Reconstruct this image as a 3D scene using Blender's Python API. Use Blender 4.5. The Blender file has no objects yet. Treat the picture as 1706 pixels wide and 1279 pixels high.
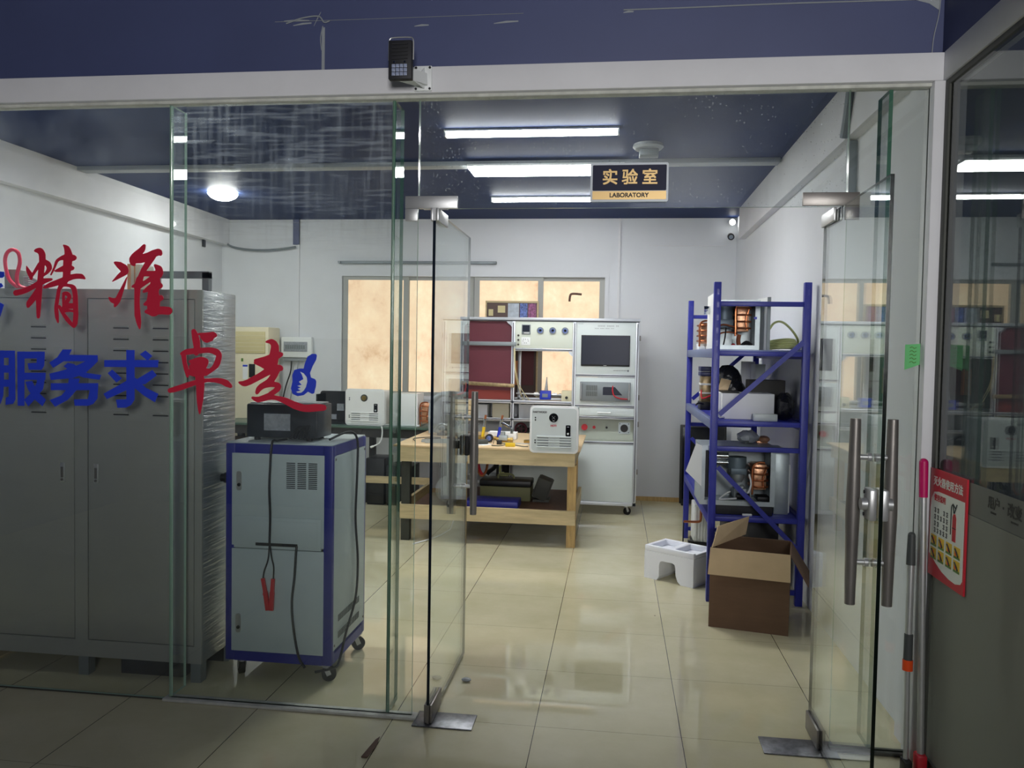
import bpy, bmesh, math, random
from mathutils import Vector, Matrix
from mathutils.geometry import tessellate_polygon
random.seed(7)
PI=math.pi
scn=bpy.context.scene
COL=scn.collection
# ---------------------------------------------------------------- camera
cd=bpy.data.cameras.new('camera'); cam=bpy.data.objects.new('camera',cd); COL.objects.link(cam)
cd.sensor_fit='HORIZONTAL'; cd.sensor_width=36.0; cd.lens=1345.1/1706*36.0; cd.clip_start=0.05; cd.clip_end=60
R_=Vector((0.99170799,0.12730671,0.01755762)); U_=Vector((-0.02229862,0.03591163,0.99910616)); F_=Vector((-0.1265624,0.99121307,-0.03845262))
cam.matrix_world=Matrix(((R_.x,U_.x,-F_.x,0),(R_.y,U_.y,-F_.y,0),(R_.z,U_.z,-F_.z,1.55365),(0,0,0,1)))
scn.camera=cam
# ---------------------------------------------------------------- world, corridor fill, exposure
w=bpy.data.worlds.new('world'); scn.world=w; w.use_nodes=True
bg=w.node_tree.nodes['Background']; bg.inputs[0].default_value=(0.62,0.74,1,1); bg.inputs[1].default_value=0.25
scn.view_settings.view_transform='Standard'; scn.view_settings.look='None'
scn.view_settings.exposure=0.0; scn.view_settings.gamma=1.0; scn.view_settings.use_curve_mapping=False
scn.cycles.transparent_max_bounces=32; scn.cycles.max_bounces=10; scn.cycles.diffuse_bounces=5; scn.cycles.glossy_bounces=6
LAMP=40.0          # radiance of the laboratory lamps
PANE=1.2          # radiance of the sunlit papered window
# added fill light behind the camera, at the opening in the corridor's end
ld=bpy.data.lights.new('corridor_fill','AREA'); ld.shape='RECTANGLE'; ld.size=1.3; ld.size_y=1.1; ld.energy=212; ld.color=(1.0,0.975,0.96)
lo=bpy.data.objects.new('corridor_fill',ld); COL.objects.link(lo); lo.location=(0.80,-2.98,2.25); lo.rotation_euler=(PI/2,0,0)
# ---------------------------------------------------------------- materials
def lin(c):
    if isinstance(c,str): c=[int(c[i:i+2],16) for i in (0,2,4)]
    r=[]
    for v in c[:3]:
        v/=255.0; r.append(v/12.92 if v<=0.04045 else ((v+0.055)/1.055)**2.4)
    return (r[0],r[1],r[2],1)
MATS={}
def mat(name,col,rough=.5,metal=0,var=0,scale=6,bump=0,bscale=40,spec=.5,stretch=None,coat=0,emit=None):
    if name in MATS: return MATS[name]
    m=bpy.data.materials.new(name); m.use_nodes=True; nt=m.node_tree; N=nt.nodes; L=nt.links
    p=N['Principled BSDF']; c=lin(col)
    p.inputs['Base Color'].default_value=c; p.inputs['Roughness'].default_value=rough; p.inputs['Metallic'].default_value=metal
    p.inputs['Specular IOR Level'].default_value=spec; p.inputs['Coat Weight'].default_value=coat
    if emit: p.inputs['Emission Color'].default_value=c; p.inputs['Emission Strength'].default_value=emit
    tc=N.new('ShaderNodeTexCoord'); mp=N.new('ShaderNodeMapping'); L.new(tc.outputs['Object'],mp.inputs[0])
    if stretch: mp.inputs['Scale'].default_value=stretch
    if var:
        n=N.new('ShaderNodeTexNoise'); n.inputs['Scale'].default_value=scale; n.inputs['Detail'].default_value=5; n.inputs['Roughness'].default_value=.6
        L.new(mp.outputs[0],n.inputs['Vector'])
        r=N.new('ShaderNodeValToRGB'); r.color_ramp.elements[0].position=.3; r.color_ramp.elements[1].position=.7
        r.color_ramp.elements[0].color=tuple(x*(1-var) for x in c[:3])+(1,); r.color_ramp.elements[1].color=tuple(min(1,x*(1+var)) for x in c[:3])+(1,)
        L.new(n.outputs[0],r.inputs[0]); L.new(r.outputs[0],p.inputs['Base Color'])
    if bump:
        n2=N.new('ShaderNodeTexNoise'); n2.inputs['Scale'].default_value=bscale; n2.inputs['Detail'].default_value=4; L.new(mp.outputs[0],n2.inputs['Vector'])
        b=N.new('ShaderNodeBump'); b.inputs['Strength'].default_value=bump; b.inputs['Distance'].default_value=.01; L.new(n2.outputs[0],b.inputs['Height']); L.new(b.outputs[0],p.inputs['Normal'])
    MATS[name]=m; return m
def emitter(name,col,strength):
    m=bpy.data.materials.new(name); m.use_nodes=True; nt=m.node_tree; nt.nodes.clear()
    e=nt.nodes.new('ShaderNodeEmission'); e.inputs[0].default_value=lin(col); e.inputs[1].default_value=strength
    o=nt.nodes.new('ShaderNodeOutputMaterial'); nt.links.new(e.outputs[0],o.inputs[0]); MATS[name]=m; return m
def math_(nt,op,a,b=None,clamp=False):
    n=nt.nodes.new('ShaderNodeMath'); n.operation=op; n.use_clamp=clamp
    for i,v in enumerate((a,b)):
        if v is None: continue
        if isinstance(v,(int,float)): n.inputs[i].default_value=v
        else: nt.links.new(v,n.inputs[i])
    return n.outputs[0]
def glass(name,tint=(.95,.97,.96),dust=0.0,kind=None):
    """thin architectural glass: clear transmission, Fresnel mirror, optional film of dust / dried drops"""
    m=bpy.data.materials.new(name); m.use_nodes=True; nt=m.node_tree; N=nt.nodes; L=nt.links; N.clear()
    ge=N.new('ShaderNodeNewGeometry'); dp=N.new('ShaderNodeVectorMath'); dp.operation='DOT_PRODUCT'
    L.new(ge.outputs['Incoming'],dp.inputs[0]); L.new(ge.outputs['Normal'],dp.inputs[1])
    c=math_(nt,'ABSOLUTE',dp.outputs['Value']); f=math_(nt,'POWER',math_(nt,'SUBTRACT',1.0,c,True),5.0)
    F=math_(nt,'ADD',math_(nt,'MULTIPLY',f,.94),.05,True)
    t=N.new('ShaderNodeBsdfTransparent'); t.inputs[0].default_value=(*tint,1)
    g=N.new('ShaderNodeBsdfGlossy'); g.inputs['Roughness'].default_value=0.0; g.inputs[0].default_value=(.97,1,.985,1)
    mx=N.new('ShaderNodeMixShader'); L.new(F,mx.inputs[0]); L.new(t.outputs[0],mx.inputs[1]); L.new(g.outputs[0],mx.inputs[2])
    res=mx.outputs[0]
    if dust:
        tc=N.new('ShaderNodeTexCoord'); mp=N.new('ShaderNodeMapping'); L.new(tc.outputs['Object'],mp.inputs[0])
        n=N.new('ShaderNodeTexNoise'); n.inputs['Scale'].default_value=3.0; n.inputs['Detail'].default_value=6; n.inputs['Roughness'].default_value=.65
        L.new(mp.outputs[0],n.inputs['Vector'])
        film=math_(nt,'MULTIPLY',math_(nt,'SUBTRACT',n.outputs[0],.36,True),dust*2.2,True)
        if kind=='drops':
            v=N.new('ShaderNodeTexVoronoi'); v.inputs['Scale'].default_value=75; L.new(mp.outputs[0],v.inputs['Vector'])
            n3=N.new('ShaderNodeTexNoise'); n3.inputs['Scale'].default_value=5; n3.inputs['Detail'].default_value=3; L.new(mp.outputs[0],n3.inputs['Vector'])
            sx=N.new('ShaderNodeSeparateColor'); L.new(v.outputs['Color'],sx.inputs[0])
            rad=math_(nt,'MULTIPLY',math_(nt,'SUBTRACT',math_(nt,'MULTIPLY',sx.outputs[0],n3.outputs[0]),.12,True),.6)
            film=math_(nt,'ADD',film,math_(nt,'MULTIPLY',math_(nt,'LESS_THAN',v.outputs['Distance'],rad),.26),True)
        if kind=='streaks':
            for sc,k in (((5,5,90),.5),((80,5,3.0),.3)):
                mp2=N.new('ShaderNodeMapping'); mp2.inputs['Scale'].default_value=sc; L.new(tc.outputs['Object'],mp2.inputs[0])
                n4=N.new('ShaderNodeTexNoise'); n4.inputs['Scale'].default_value=1.0; n4.inputs['Detail'].default_value=2; n4.inputs['Distortion'].default_value=.6; L.new(mp2.outputs[0],n4.inputs['Vector'])
                n5=N.new('ShaderNodeTexNoise'); n5.inputs['Scale'].default_value=2.2; L.new(tc.outputs['Object'],n5.inputs['Vector'])
                sp=N.new('ShaderNodeSeparateXYZ'); L.new(tc.outputs['Object'],sp.inputs[0])
                up=math_(nt,'MULTIPLY',math_(nt,'SUBTRACT',sp.outputs[2],1.95,True),2.0,True)     # old glue left near the top
                s_=math_(nt,'MULTIPLY',math_(nt,'SUBTRACT',n4.outputs[0],.5,True),math_(nt,'MULTIPLY',up,k*2.2))
                film=math_(nt,'ADD',film,math_(nt,'MULTIPLY',s_,math_(nt,'MULTIPLY',n5.outputs[0],2.0)),True)
        d=N.new('ShaderNodeBsdfDiffuse'); d.inputs[0].default_value=(.66,.74,.84,1); tr=N.new('ShaderNodeBsdfTranslucent'); tr.inputs[0].default_value=(.66,.74,.84,1)
        dm=N.new('ShaderNodeMixShader'); dm.inputs[0].default_value=.6; L.new(d.outputs[0],dm.inputs[1]); L.new(tr.outputs[0],dm.inputs[2])
        m2=N.new('ShaderNodeMixShader'); L.new(film,m2.inputs[0]); L.new(res,m2.inputs[1]); L.new(dm.outputs[0],m2.inputs[2]); res=m2.outputs[0]
    o=N.new('ShaderNodeOutputMaterial'); L.new(res,o.inputs[0]); MATS[name]=m; return m
def floor_mat():
    m=bpy.data.materials.new('floor_tiles'); m.use_nodes=True; nt=m.node_tree; N=nt.nodes; L=nt.links; p=N['Principled BSDF']
    tc=N.new('ShaderNodeTexCoord'); s=N.new('ShaderNodeSeparateXYZ'); L.new(tc.outputs['Object'],s.inputs[0])
    def line(o,off,wd):
        fr=math_(nt,'FRACT',math_(nt,'ADD',math_(nt,'DIVIDE',math_(nt,'ADD',o,off),.6),40.0))
        d=math_(nt,'ABSOLUTE',math_(nt,'SUBTRACT',fr,.5)); return math_(nt,'GREATER_THAN',d,.5-wd/.6)
    gx=line(s.outputs[0],.2998,.0016); gy=line(s.outputs[1],-5.0987,.0010)
    g=math_(nt,'MAXIMUM',gx,math_(nt,'MULTIPLY',gy,.75))
    n=N.new('ShaderNodeTexNoise'); n.inputs['Scale'].default_value=2.2; n.inputs['Detail'].default_value=7; n.inputs['Roughness'].default_value=.65; L.new(tc.outputs['Object'],n.inputs['Vector'])
    r=N.new('ShaderNodeValToRGB'); r.color_ramp.elements[0].position=.3; r.color_ramp.elements[1].position=.72
    r.color_ramp.elements[0].color=lin((194,188,154)); r.color_ramp.elements[1].color=lin((212,206,176)); L.new(n.outputs[0],r.inputs[0])
    # scattered scuffs and specks of dirt
    v=N.new('ShaderNodeTexVoronoi'); v.inputs['Scale'].default_value=3.2; L.new(tc.outputs['Object'],v.inputs['Vector'])
    sc=N.new('ShaderNodeSeparateColor'); L.new(v.outputs['Color'],sc.inputs[0])
    dot=math_(nt,'MULTIPLY',math_(nt,'LESS_THAN',v.outputs['Distance'],.022),math_(nt,'GREATER_THAN',sc.outputs[0],.72))
    mx=N.new('ShaderNodeMix'); mx.data_type='RGBA'; mx.inputs['B'].default_value=lin((62,56,44)); L.new(r.outputs[0],mx.inputs['A']); L.new(math_(nt,'MAXIMUM',g,math_(nt,'MULTIPLY',dot,.8)),mx.inputs['Factor'])
    L.new(mx.outputs['Result'],p.inputs['Base Color'])
    n2=N.new('ShaderNodeTexNoise'); n2.inputs['Scale'].default_value=5; n2.inputs['Detail'].default_value=5; L.new(tc.outputs['Object'],n2.inputs['Vector'])
    L.new(math_(nt,'ADD',math_(nt,'MULTIPLY',n2.outputs[0],.04),.012),p.inputs['Roughness']); p.inputs['Specular IOR Level'].default_value=.55
    MATS['floor']=m; return m
def pane_mat():
    m=bpy.data.materials.new('lit_window_paper'); m.use_nodes=True; nt=m.node_tree; N=nt.nodes; L=nt.links; N.clear()
    tc=N.new('ShaderNodeTexCoord'); mp=N.new('ShaderNodeMapping'); mp.inputs['Scale'].default_value=(2.6,2.6,2.2); L.new(tc.outputs['Object'],mp.inputs[0])
    n=N.new('ShaderNodeTexNoise'); n.inputs['Scale'].default_value=1.6; n.inputs['Detail'].default_value=9; n.inputs['Roughness'].default_value=.68; n.inputs['Distortion'].default_value=.1; L.new(mp.outputs[0],n.inputs['Vector'])
    r=N.new('ShaderNodeValToRGB'); e=r.color_ramp.elements; e[0].position=.25; e[0].color=lin((214,172,132)); e[1].position=.75; e[1].color=lin((255,240,208))
    k=e.new(.42); k.color=lin((242,210,174)); k=e.new(.6); k.color=lin((250,224,188)); L.new(n.outputs[0],r.inputs[0])
    em=N.new('ShaderNodeEmission'); em.inputs[1].default_value=PANE; L.new(r.outputs[0],em.inputs[0])
    o=N.new('ShaderNodeOutputMaterial'); L.new(em.outputs[0],o.inputs[0]); MATS['lit_pane']=m; return m
def dented_foil(name,col,rough,metal,coat=.6):
    m=mat(name,col,rough,metal,var=.12,scale=5,bump=1.0,bscale=9,coat=coat,stretch=(1.2,4,9)); return m
def film_mat(name,base,rough=.38,metal=.35,k=1.0,coat=.75):
    """sheet metal still wrapped in stretch film: stretched wrinkles on a glossy coat"""
    m=bpy.data.materials.new(name); m.use_nodes=True; nt=m.node_tree; N=nt.nodes; L=nt.links; p=N['Principled BSDF']
    p.inputs['Base Color'].default_value=lin(base); p.inputs['Roughness'].default_value=rough; p.inputs['Metallic'].default_value=metal
    p.inputs['Coat Weight'].default_value=coat; p.inputs['Coat Roughness'].default_value=.09
    tc=N.new('ShaderNodeTexCoord'); mp=N.new('ShaderNodeMapping'); mp.inputs['Rotation'].default_value=(.32,.05,0); mp.inputs['Scale'].default_value=(2.0,3.5,60); L.new(tc.outputs['Object'],mp.inputs[0])
    n=N.new('ShaderNodeTexNoise'); n.inputs['Scale'].default_value=1.0; n.inputs['Detail'].default_value=4; n.inputs['Distortion'].default_value=.5; L.new(mp.outputs[0],n.inputs['Vector'])
    b=N.new('ShaderNodeBump'); b.inputs['Strength'].default_value=min(1,.8*k); b.inputs['Distance'].default_value=.009*k; L.new(n.outputs[0],b.inputs['Height']); L.new(b.outputs[0],p.inputs['Coat Normal'])
    MATS[name]=m; return m
floor_mat(); pane_mat()
glass('glass_clear',(.955,.975,.965)); glass('glass_dust',(.945,.965,.955),.05,'streaks'); glass('glass_left',(.95,.965,.96),.07); glass('glass_drops',(.95,.97,.965),.05,'drops'); glass('glass_partition',(.93,.955,.945),.03)
mat('glass_edge','466f5c',.2); mat('glass_edge_light','a9c6b4',.15); mat('glass_edge_dark','07130f',.2); mat('glass_edge_blue','0c1826',.2)
mat('wall_white',(217,220,224),.75,var=.03,scale=1.2,bump=.03); mat('paint_white',(220,221,224),.6,var=.05,scale=2.5)
mat('navy_ceiling',(44,58,96),.55,var=.14,scale=.8,spec=.05); mat('navy_wall',(72,80,118),.5,var=.10,scale=1.0)
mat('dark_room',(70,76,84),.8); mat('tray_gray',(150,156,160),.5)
mat('sealant',(190,192,184),.7,var=.15,scale=20); mat('gasket',(70,72,66),.6)
mat('steel','c4c6c6',.4,.7,var=.08,scale=8); mat('steel_dark','86827e',.42,.65,var=.1,scale=8); mat('steel_worn','77797e',.42,.8,var=.35,scale=30)
mat('chrome','cfd2d4',.12,1); mat('alu',(196,201,208),.4,.55,var=.04); mat('alu_dark',(38,42,56),.5)
mat('cab_white',(206,216,216),.45,var=.03,scale=2); mat('cab_green',(216,224,212),.45); mat('recess_gray',(176,184,172),.5)
mat('burgundy',(98,38,52),.5,var=.08,scale=3); mat('rust_red',(126,46,38),.6)
mat('gray_metal',(128,136,140),.45,.3,var=.06); mat('bar_tape',(150,132,98),.35,.5,var=.35,scale=22)
mat('black',(22,23,26),.45); mat('black_gloss',(16,18,22),.12); mat('screen',(26,32,48),.35,spec=.25); mat('rubber',(20,20,22),.7); mat('black_soft',(30,31,36),.6,var=.2,scale=12)
mat('white_plastic',(232,236,236),.4); mat('heater_gray',(200,208,208),.4); mat('heater_white',(236,238,238),.38); mat('cream',(226,218,190),.5); mat('cream_dark',(206,194,146),.5); mat('beige',(214,208,176),.5)
mat('blue_paint',(38,44,138),.42,var=.05,scale=5); mat('blue_rack',(40,48,150),.4,var=.06,scale=6); mat('blue_dark',(36,42,84),.4); mat('shelf_steel',(112,124,160),.4,.3,var=.06); mat('meter_blue',(40,60,190),.4)
mat('locker_gray',(116,124,128),.42,.25,var=.05,scale=2); film_mat('locker_film',(128,136,142),.38,.35,1.6,1.0); film_mat('locker_front_film',(152,154,150),.45,.1,1.0,.8)
mat('panel_gray',(186,200,204),.45,var=.03); film_mat('machine_film',(20,27,36),.5,0,.7,.25)
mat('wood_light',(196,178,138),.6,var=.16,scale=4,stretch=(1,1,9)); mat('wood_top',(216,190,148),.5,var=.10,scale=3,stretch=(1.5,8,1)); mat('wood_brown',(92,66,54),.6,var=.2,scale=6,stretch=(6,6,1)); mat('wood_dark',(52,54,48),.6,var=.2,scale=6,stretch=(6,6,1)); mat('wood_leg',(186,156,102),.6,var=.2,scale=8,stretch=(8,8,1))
mat('bench_green',(70,96,84),.3,var=.1); mat('bench_edge',(44,42,42),.6,var=.3,scale=14)
mat('copper','dca884',.36,.65,var=.25,scale=14,bump=.35,bscale=26); mat('copper_tube','b8704a',.3,.85,var=.15,scale=12); mat('brass','b79a5a',.3,1,var=.15,scale=14)
mat('galv',(176,186,190),.4,.6,var=.10,scale=10); mat('blower_gray',(104,120,130),.45,.3)
mat('cardboard',(100,76,56),.8,var=.08,scale=5,stretch=(1,1,6)); mat('cardboard_light',(196,172,136),.8,var=.08,scale=6); mat('foam_white',(238,241,248),.7,bump=.1,bscale=120)
mat('red_vinyl',(200,34,62),.45); mat('blue_vinyl',(40,66,206),.45); mat('red_plastic',(198,30,46),.4); mat('red_tube',(236,44,84),.35); mat('magenta',(196,20,100),.4); mat('orange',(238,82,24),.4); mat('yellow',(232,196,38),.4); mat('grip_gray',(70,74,74),.5)
mat('sign_navy',(24,28,56),.5,spec=.2); mat('gold',(196,164,104),.35,.3); mat('acrylic',(214,222,228),.15)
mat('paper',(232,234,236),.7); mat('paper_gray',(150,156,164),.5,var=.2,scale=60); mat('poster_red',(196,34,50),.4); mat('poster_white',(228,230,222),.4); mat('poster_yellow',(226,186,50),.4); mat('poster_green',(96,132,60),.4); mat('ink',(40,40,42),.6); mat('ink_soft',(112,118,122),.6); mat('green_note',(96,186,112),.6); mat('film_lower',(124,125,116),.6); mat('film_band',(104,106,100),.6); mat('film_text',(40,42,38),.6)
mat('hose_green',(186,192,132),.4); mat('gray_box',(120,120,112),.6); mat('orange_box',(222,150,96),.6); mat('board_brown',(92,76,72),.7); mat('board_wine',(96,40,48),.6); mat('photo_blue',(90,110,170),.5,var=.7,scale=70); mat('photo_pink',(140,80,120),.5,var=.7,scale=60); mat('photo_pale',(180,190,200),.5,var=.2,scale=20)
mat('plastic_bag',(150,156,160),.2,bump=.9,bscale=25); mat('bag_black',(24,25,30),.22,bump=1.0,bscale=28); mat('box_black',(48,46,44),.6,var=.1,scale=4); mat('tool_olive',(120,122,84),.6)
emitter('lamp',(252,252,250),LAMP); emitter('dome_lamp',(255,255,250),LAMP*2.2); mat('sash_gray',(166,168,164),.5); emitter('spot_lamp',(255,255,250),12)
mat('led_gray',(150,160,186),.3)
# ---------------------------------------------------------------- mesh builder
class MB:
    def __init__(s): s.v=[]; s.f=[]; s.m=[]; s.mi=0; s.M=None
    def add(s,vs,fs):
        o=len(s.v); M=s.M
        s.v+= [tuple(M@Vector(p)) for p in vs] if M else [tuple(p) for p in vs]
        s.f+=[tuple(o+i for i in f) for f in fs]; s.m+=[s.mi]*len(fs); return s
    def box(s,x0,y0,z0,x1,y1,z1,b=0,seg=2):
        if x0>x1:x0,x1=x1,x0
        if y0>y1:y0,y1=y1,y0
        if z0>z1:z0,z1=z1,z0
        vs=[(x,y,z) for z in (z0,z1) for y in (y0,y1) for x in (x0,x1)]
        fs=[(0,2,3,1),(4,5,7,6),(0,1,5,4),(2,6,7,3),(0,4,6,2),(1,3,7,5)]
        if b:
            b=min(b,.48*min(x1-x0,y1-y0,z1-z0)); bm=bmesh.new(); bv=[bm.verts.new(p) for p in vs]
            for f in fs: bm.faces.new([bv[i] for i in f])
            bmesh.ops.bevel(bm,geom=bm.edges[:],offset=b,segments=seg,affect='EDGES',profile=.5)
            bm.verts.index_update(); vs=[tuple(v.co) for v in bm.verts]; fs=[tuple(v.index for v in f.verts) for f in bm.faces]; bm.free()
        return s.add(vs,fs)
    def beam(s,p,q,w,h,up=(0,0,1)):
        """square bar from p to q"""
        p=Vector(p);q=Vector(q);d=(q-p);L=d.length;d.normalize();u=Vector(up)
        if abs(d.dot(u))>.95:u=Vector((0,1,0))
        r=d.cross(u).normalized();u=r.cross(d)
        vs=[tuple(a+r*x*w/2+u*z*h/2) for a in (p,q) for x,z in ((-1,-1),(1,-1),(1,1),(-1,1))]
        return s.add(vs,[(3,2,1,0),(4,5,6,7),(0,1,5,4),(1,2,6,5),(2,3,7,6),(3,0,4,7)])
    def cyl(s,p,q,r,n=20,r2=None):
        p=Vector(p);q=Vector(q);d=(q-p).normalized();u=Vector((0,0,1)) if abs(d.z)<.9 else Vector((1,0,0))
        a=d.cross(u).normalized();b=d.cross(a);r2=r if r2 is None else r2
        vs=[];fs=[]
        for k,(c,rr) in enumerate(((p,r),(q,r2))):
            for i in range(n):
                t=2*PI*i/n; vs.append(tuple(c+a*math.cos(t)*rr+b*math.sin(t)*rr))
        fs=[(i,(i+1)%n,n+(i+1)%n,n+i) for i in range(n)]+[tuple(range(n-1,-1,-1)),tuple(range(n,2*n))]
        fs=[tuple(reversed(f)) for f in fs]
        return s.add(vs,fs)
    def tube(s,pts,r,n=8,sub=6,closed=False):
        P=[Vector(p) for p in pts]
        if sub>1 and len(P)>2:
            Q=[];m=len(P)
            for i in range(m if closed else m-1):
                a,b,c,d=(P[(i-1)%m] if closed or i>0 else P[0]),P[i],P[(i+1)%m],(P[(i+2)%m] if closed or i+2<m else P[-1])
                for k in range(sub):
                    t=k/sub; Q.append(.5*((2*b)+(c-a)*t+(2*a-5*b+4*c-d)*t*t+(3*b-a-3*c+d)*t**3))
            if not closed: Q.append(P[-1])
            P=Q
        vs=[];fs=[];m=len(P);up=None
        for i in range(m):
            d=(P[(i+1)%m]-P[i-1]) if closed else (P[min(i+1,m-1)]-P[max(i-1,0)])
            d.normalize()
            if up is None: up=Vector((0,0,1)) if abs(d.z)<.9 else Vector((1,0,0))
            a=d.cross(up)
            if a.length<1e-4: a=d.orthogonal()
            a.normalize(); up=a.cross(d)
            for k in range(n):
                t=2*PI*k/n; vs.append(tuple(P[i]+a*math.cos(t)*r+up*math.sin(t)*r))
        for i in range(m if closed else m-1):
            j=(i+1)%m
            for k in range(n): fs.append((i*n+k,i*n+(k+1)%n,j*n+(k+1)%n,j*n+k))
        if not closed: fs+=[tuple(range(n-1,-1,-1)),tuple(range((m-1)*n,m*n))]
        return s.add(vs,fs)
    def lathe(s,prof,n=28,c=(0,0,0)):
        """profile of (radius,height) about z"""
        vs=[];fs=[];m=len(prof)
        for r,z in prof:
            for k in range(n):
                t=2*PI*k/n; vs.append((c[0]+r*math.cos(t),c[1]+r*math.sin(t),c[2]+z))
        for i in range(m-1):
            for k in range(n): fs.append((i*n+k,i*n+(k+1)%n,(i+1)*n+(k+1)%n,(i+1)*n+k))
        fs+=[tuple(range(n-1,-1,-1)),tuple(range((m-1)*n,m*n))]
        return s.add(vs,fs)
    def ball(s,c,r,n=14,sx=1,sy=1,sz=1):
        vs=[];fs=[];m=n//2
        for i in range(1,m):
            for k in range(n):
                a=PI*i/m;t=2*PI*k/n; vs.append((c[0]+sx*r*math.sin(a)*math.cos(t),c[1]+sy*r*math.sin(a)*math.sin(t),c[2]-sz*r*math.cos(a)))
        for i in range(m-2):
            for k in range(n): fs.append((i*n+k,i*n+(k+1)%n,(i+1)*n+(k+1)%n,(i+1)*n+k))
        vs+=[(c[0],c[1],c[2]-r*sz),(c[0],c[1],c[2]+r*sz)];b=len(vs)-2;t=b+1
        for k in range(n): fs.append((b,(k+1)%n,k)); fs.append((t,(m-2)*n+k,(m-2)*n+(k+1)%n))
        return s.add(vs,fs)
    def prism(s,poly,a0,a1,plane='XZ',holes=()):
        """outline extruded along the axis normal to its plane"""
        loops=[[Vector((p[0],p[1],0)) for p in l] for l in (list(poly),*[list(h) for h in holes])]
        tri=tessellate_polygon(loops); flat=[p for l in loops for p in l]
        def put(p,a):
            if plane=='XZ': return (p[0],a,p[1])
            if plane=='YZ': return (a,p[0],p[1])
            return (p[0],p[1],a)
        n=len(flat); vs=[put(p,a0) for p in flat]+[put(p,a1) for p in flat]
        fs=[tuple(t) for t in tri]+[tuple(n+i for i in reversed(t)) for t in tri]
        o=0
        for l in loops:
            k=len(l)
            for i in range(k): fs.append((o+i,o+(i+1)%k,n+o+(i+1)%k,n+o+i))
            o+=k
        return s.add(vs,fs)
    def rbox(s,x0,z0,x1,z1,y0,y1,r,k=6):
        """rounded-corner slab, outline in XZ, thickness in Y"""
        return s.prism(rrect(x0,z0,x1,z1,r,k),y0,y1)
    def flat(s,quads):
        for q in quads: s.add(q,[tuple(range(len(q)))])
        return s
    def sheet(s,pts,t):
        """thin folded panel: polygon of 3D points given thickness t along its normal"""
        P=[Vector(p) for p in pts]; n=(P[1]-P[0]).cross(P[2]-P[0]).normalized()*t; k=len(P)
        vs=[tuple(p) for p in P]+[tuple(p+n) for p in P]
        return s.add(vs,[tuple(range(k-1,-1,-1)),tuple(range(k,2*k))]+[(i,(i+1)%k,k+(i+1)%k,k+i) for i in range(k)])
def rrect(x0,z0,x1,z1,r,k=6):
    o=[]
    for cx,cz,a in ((x1-r,z1-r,0),(x0+r,z1-r,PI/2),(x0+r,z0+r,PI),(x1-r,z0+r,1.5*PI)):
        for i in range(k+1): o.append((cx+r*math.cos(a+PI/2*i/k),cz+r*math.sin(a+PI/2*i/k)))
    return o
ROOT={}; ANG=math.radians(32)
def finish(name,mb,mats,tf=None):
    me=bpy.data.meshes.new(name); vs=[tuple(tf@Vector(p)) for p in mb.v] if tf else mb.v
    me.from_pydata(vs,[],mb.f); me.update()
    bm=bmesh.new(); bm.from_mesh(me); bmesh.ops.recalc_face_normals(bm,faces=bm.faces[:]); bm.to_mesh(me); bm.free()
    mats=mats if isinstance(mats,(list,tuple)) else [mats]
    for m in mats: me.materials.append(MATS[m])
    me.polygons.foreach_set('material_index',mb.m); me.polygons.foreach_set('use_smooth',[True]*len(me.polygons)); me.set_sharp_from_angle(angle=ANG)
    me.update(); o=bpy.data.objects.new(name,me); COL.objects.link(o); return o
def tags(o,label,cat,group=None):
    o['label']=label; o['category']=cat
    if group: o['group']=group
    return o
def thing(name,label,cat,loc,rz=0,group=None,world=True):
    """an Empty at the thing's base; parts are given in world coordinates, or in its own frame if world is False"""
    e=bpy.data.objects.new(name,None); COL.objects.link(e); e.empty_display_size=.05; e.location=loc; e.rotation_euler=(0,0,rz)
    tags(e,label,cat,group); M=Matrix.Translation(loc)@Matrix.Rotation(rz,4,'Z')
    ROOT[e.name]=M.inverted() if world else None
    return e
def part(par,name,mb,mats,label=None):
    o=finish(name,mb,mats,ROOT[par.name]); o.parent=par; ROOT[o.name]=ROOT[par.name]
    if label: o['label']=label
    return o
def solo(name,label,cat,mb,mats,group=None):
    xs=[p[0] for p in mb.v];ys=[p[1] for p in mb.v];zs=[p[2] for p in mb.v]
    c=Vector(((min(xs)+max(xs))/2,(min(ys)+max(ys))/2,min(zs)))
    o=finish(name,mb,mats,Matrix.Translation(-c)); o.location=c; return tags(o,label,cat,group)
def struct(name,mb,mats,label=None,cat=None):
    o=finish(name,mb,mats); o['kind']='structure'; ROOT[o.name]=None
    if label: o['label']=label
    return o
def text_mb(body,size,at,dirx,dirz,bold=0.0,depth=.0006,sx=1.0):
    """lettering: outline glyphs laid on the plane spanned by dirx (reading direction) and dirz (up)"""
    c=bpy.data.curves.new('lettering','FONT'); c.body=body; c.size=size; c.align_x='CENTER'; c.align_y='CENTER'; c.extrude=depth/2
    o=bpy.data.objects.new('lettering',c); COL.objects.link(o); bpy.context.view_layer.update()
    me=bpy.data.meshes.new_from_object(o.evaluated_get(bpy.context.evaluated_depsgraph_get()))
    X=Vector(dirx).normalized();Z=Vector(dirz).normalized();N=X.cross(Z);A=Vector(at); mb=MB()
    fs=[tuple(p.vertices) for p in me.polygons]
    for k,(ox,oz) in enumerate(((0,0),) if not bold else ((-1,-1),(1,-1),(1,1),(-1,1),(0,0))):   # heavier strokes: the outline laid down again a hair to each side
        mb.add([tuple(A+X*(v.co.x*sx+ox*bold)+Z*(v.co.y+oz*bold)+N*(v.co.z+.00006*k)) for v in me.vertices],fs)
    bpy.data.objects.remove(o); bpy.data.curves.remove(c); bpy.data.meshes.remove(me); return mb
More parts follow.
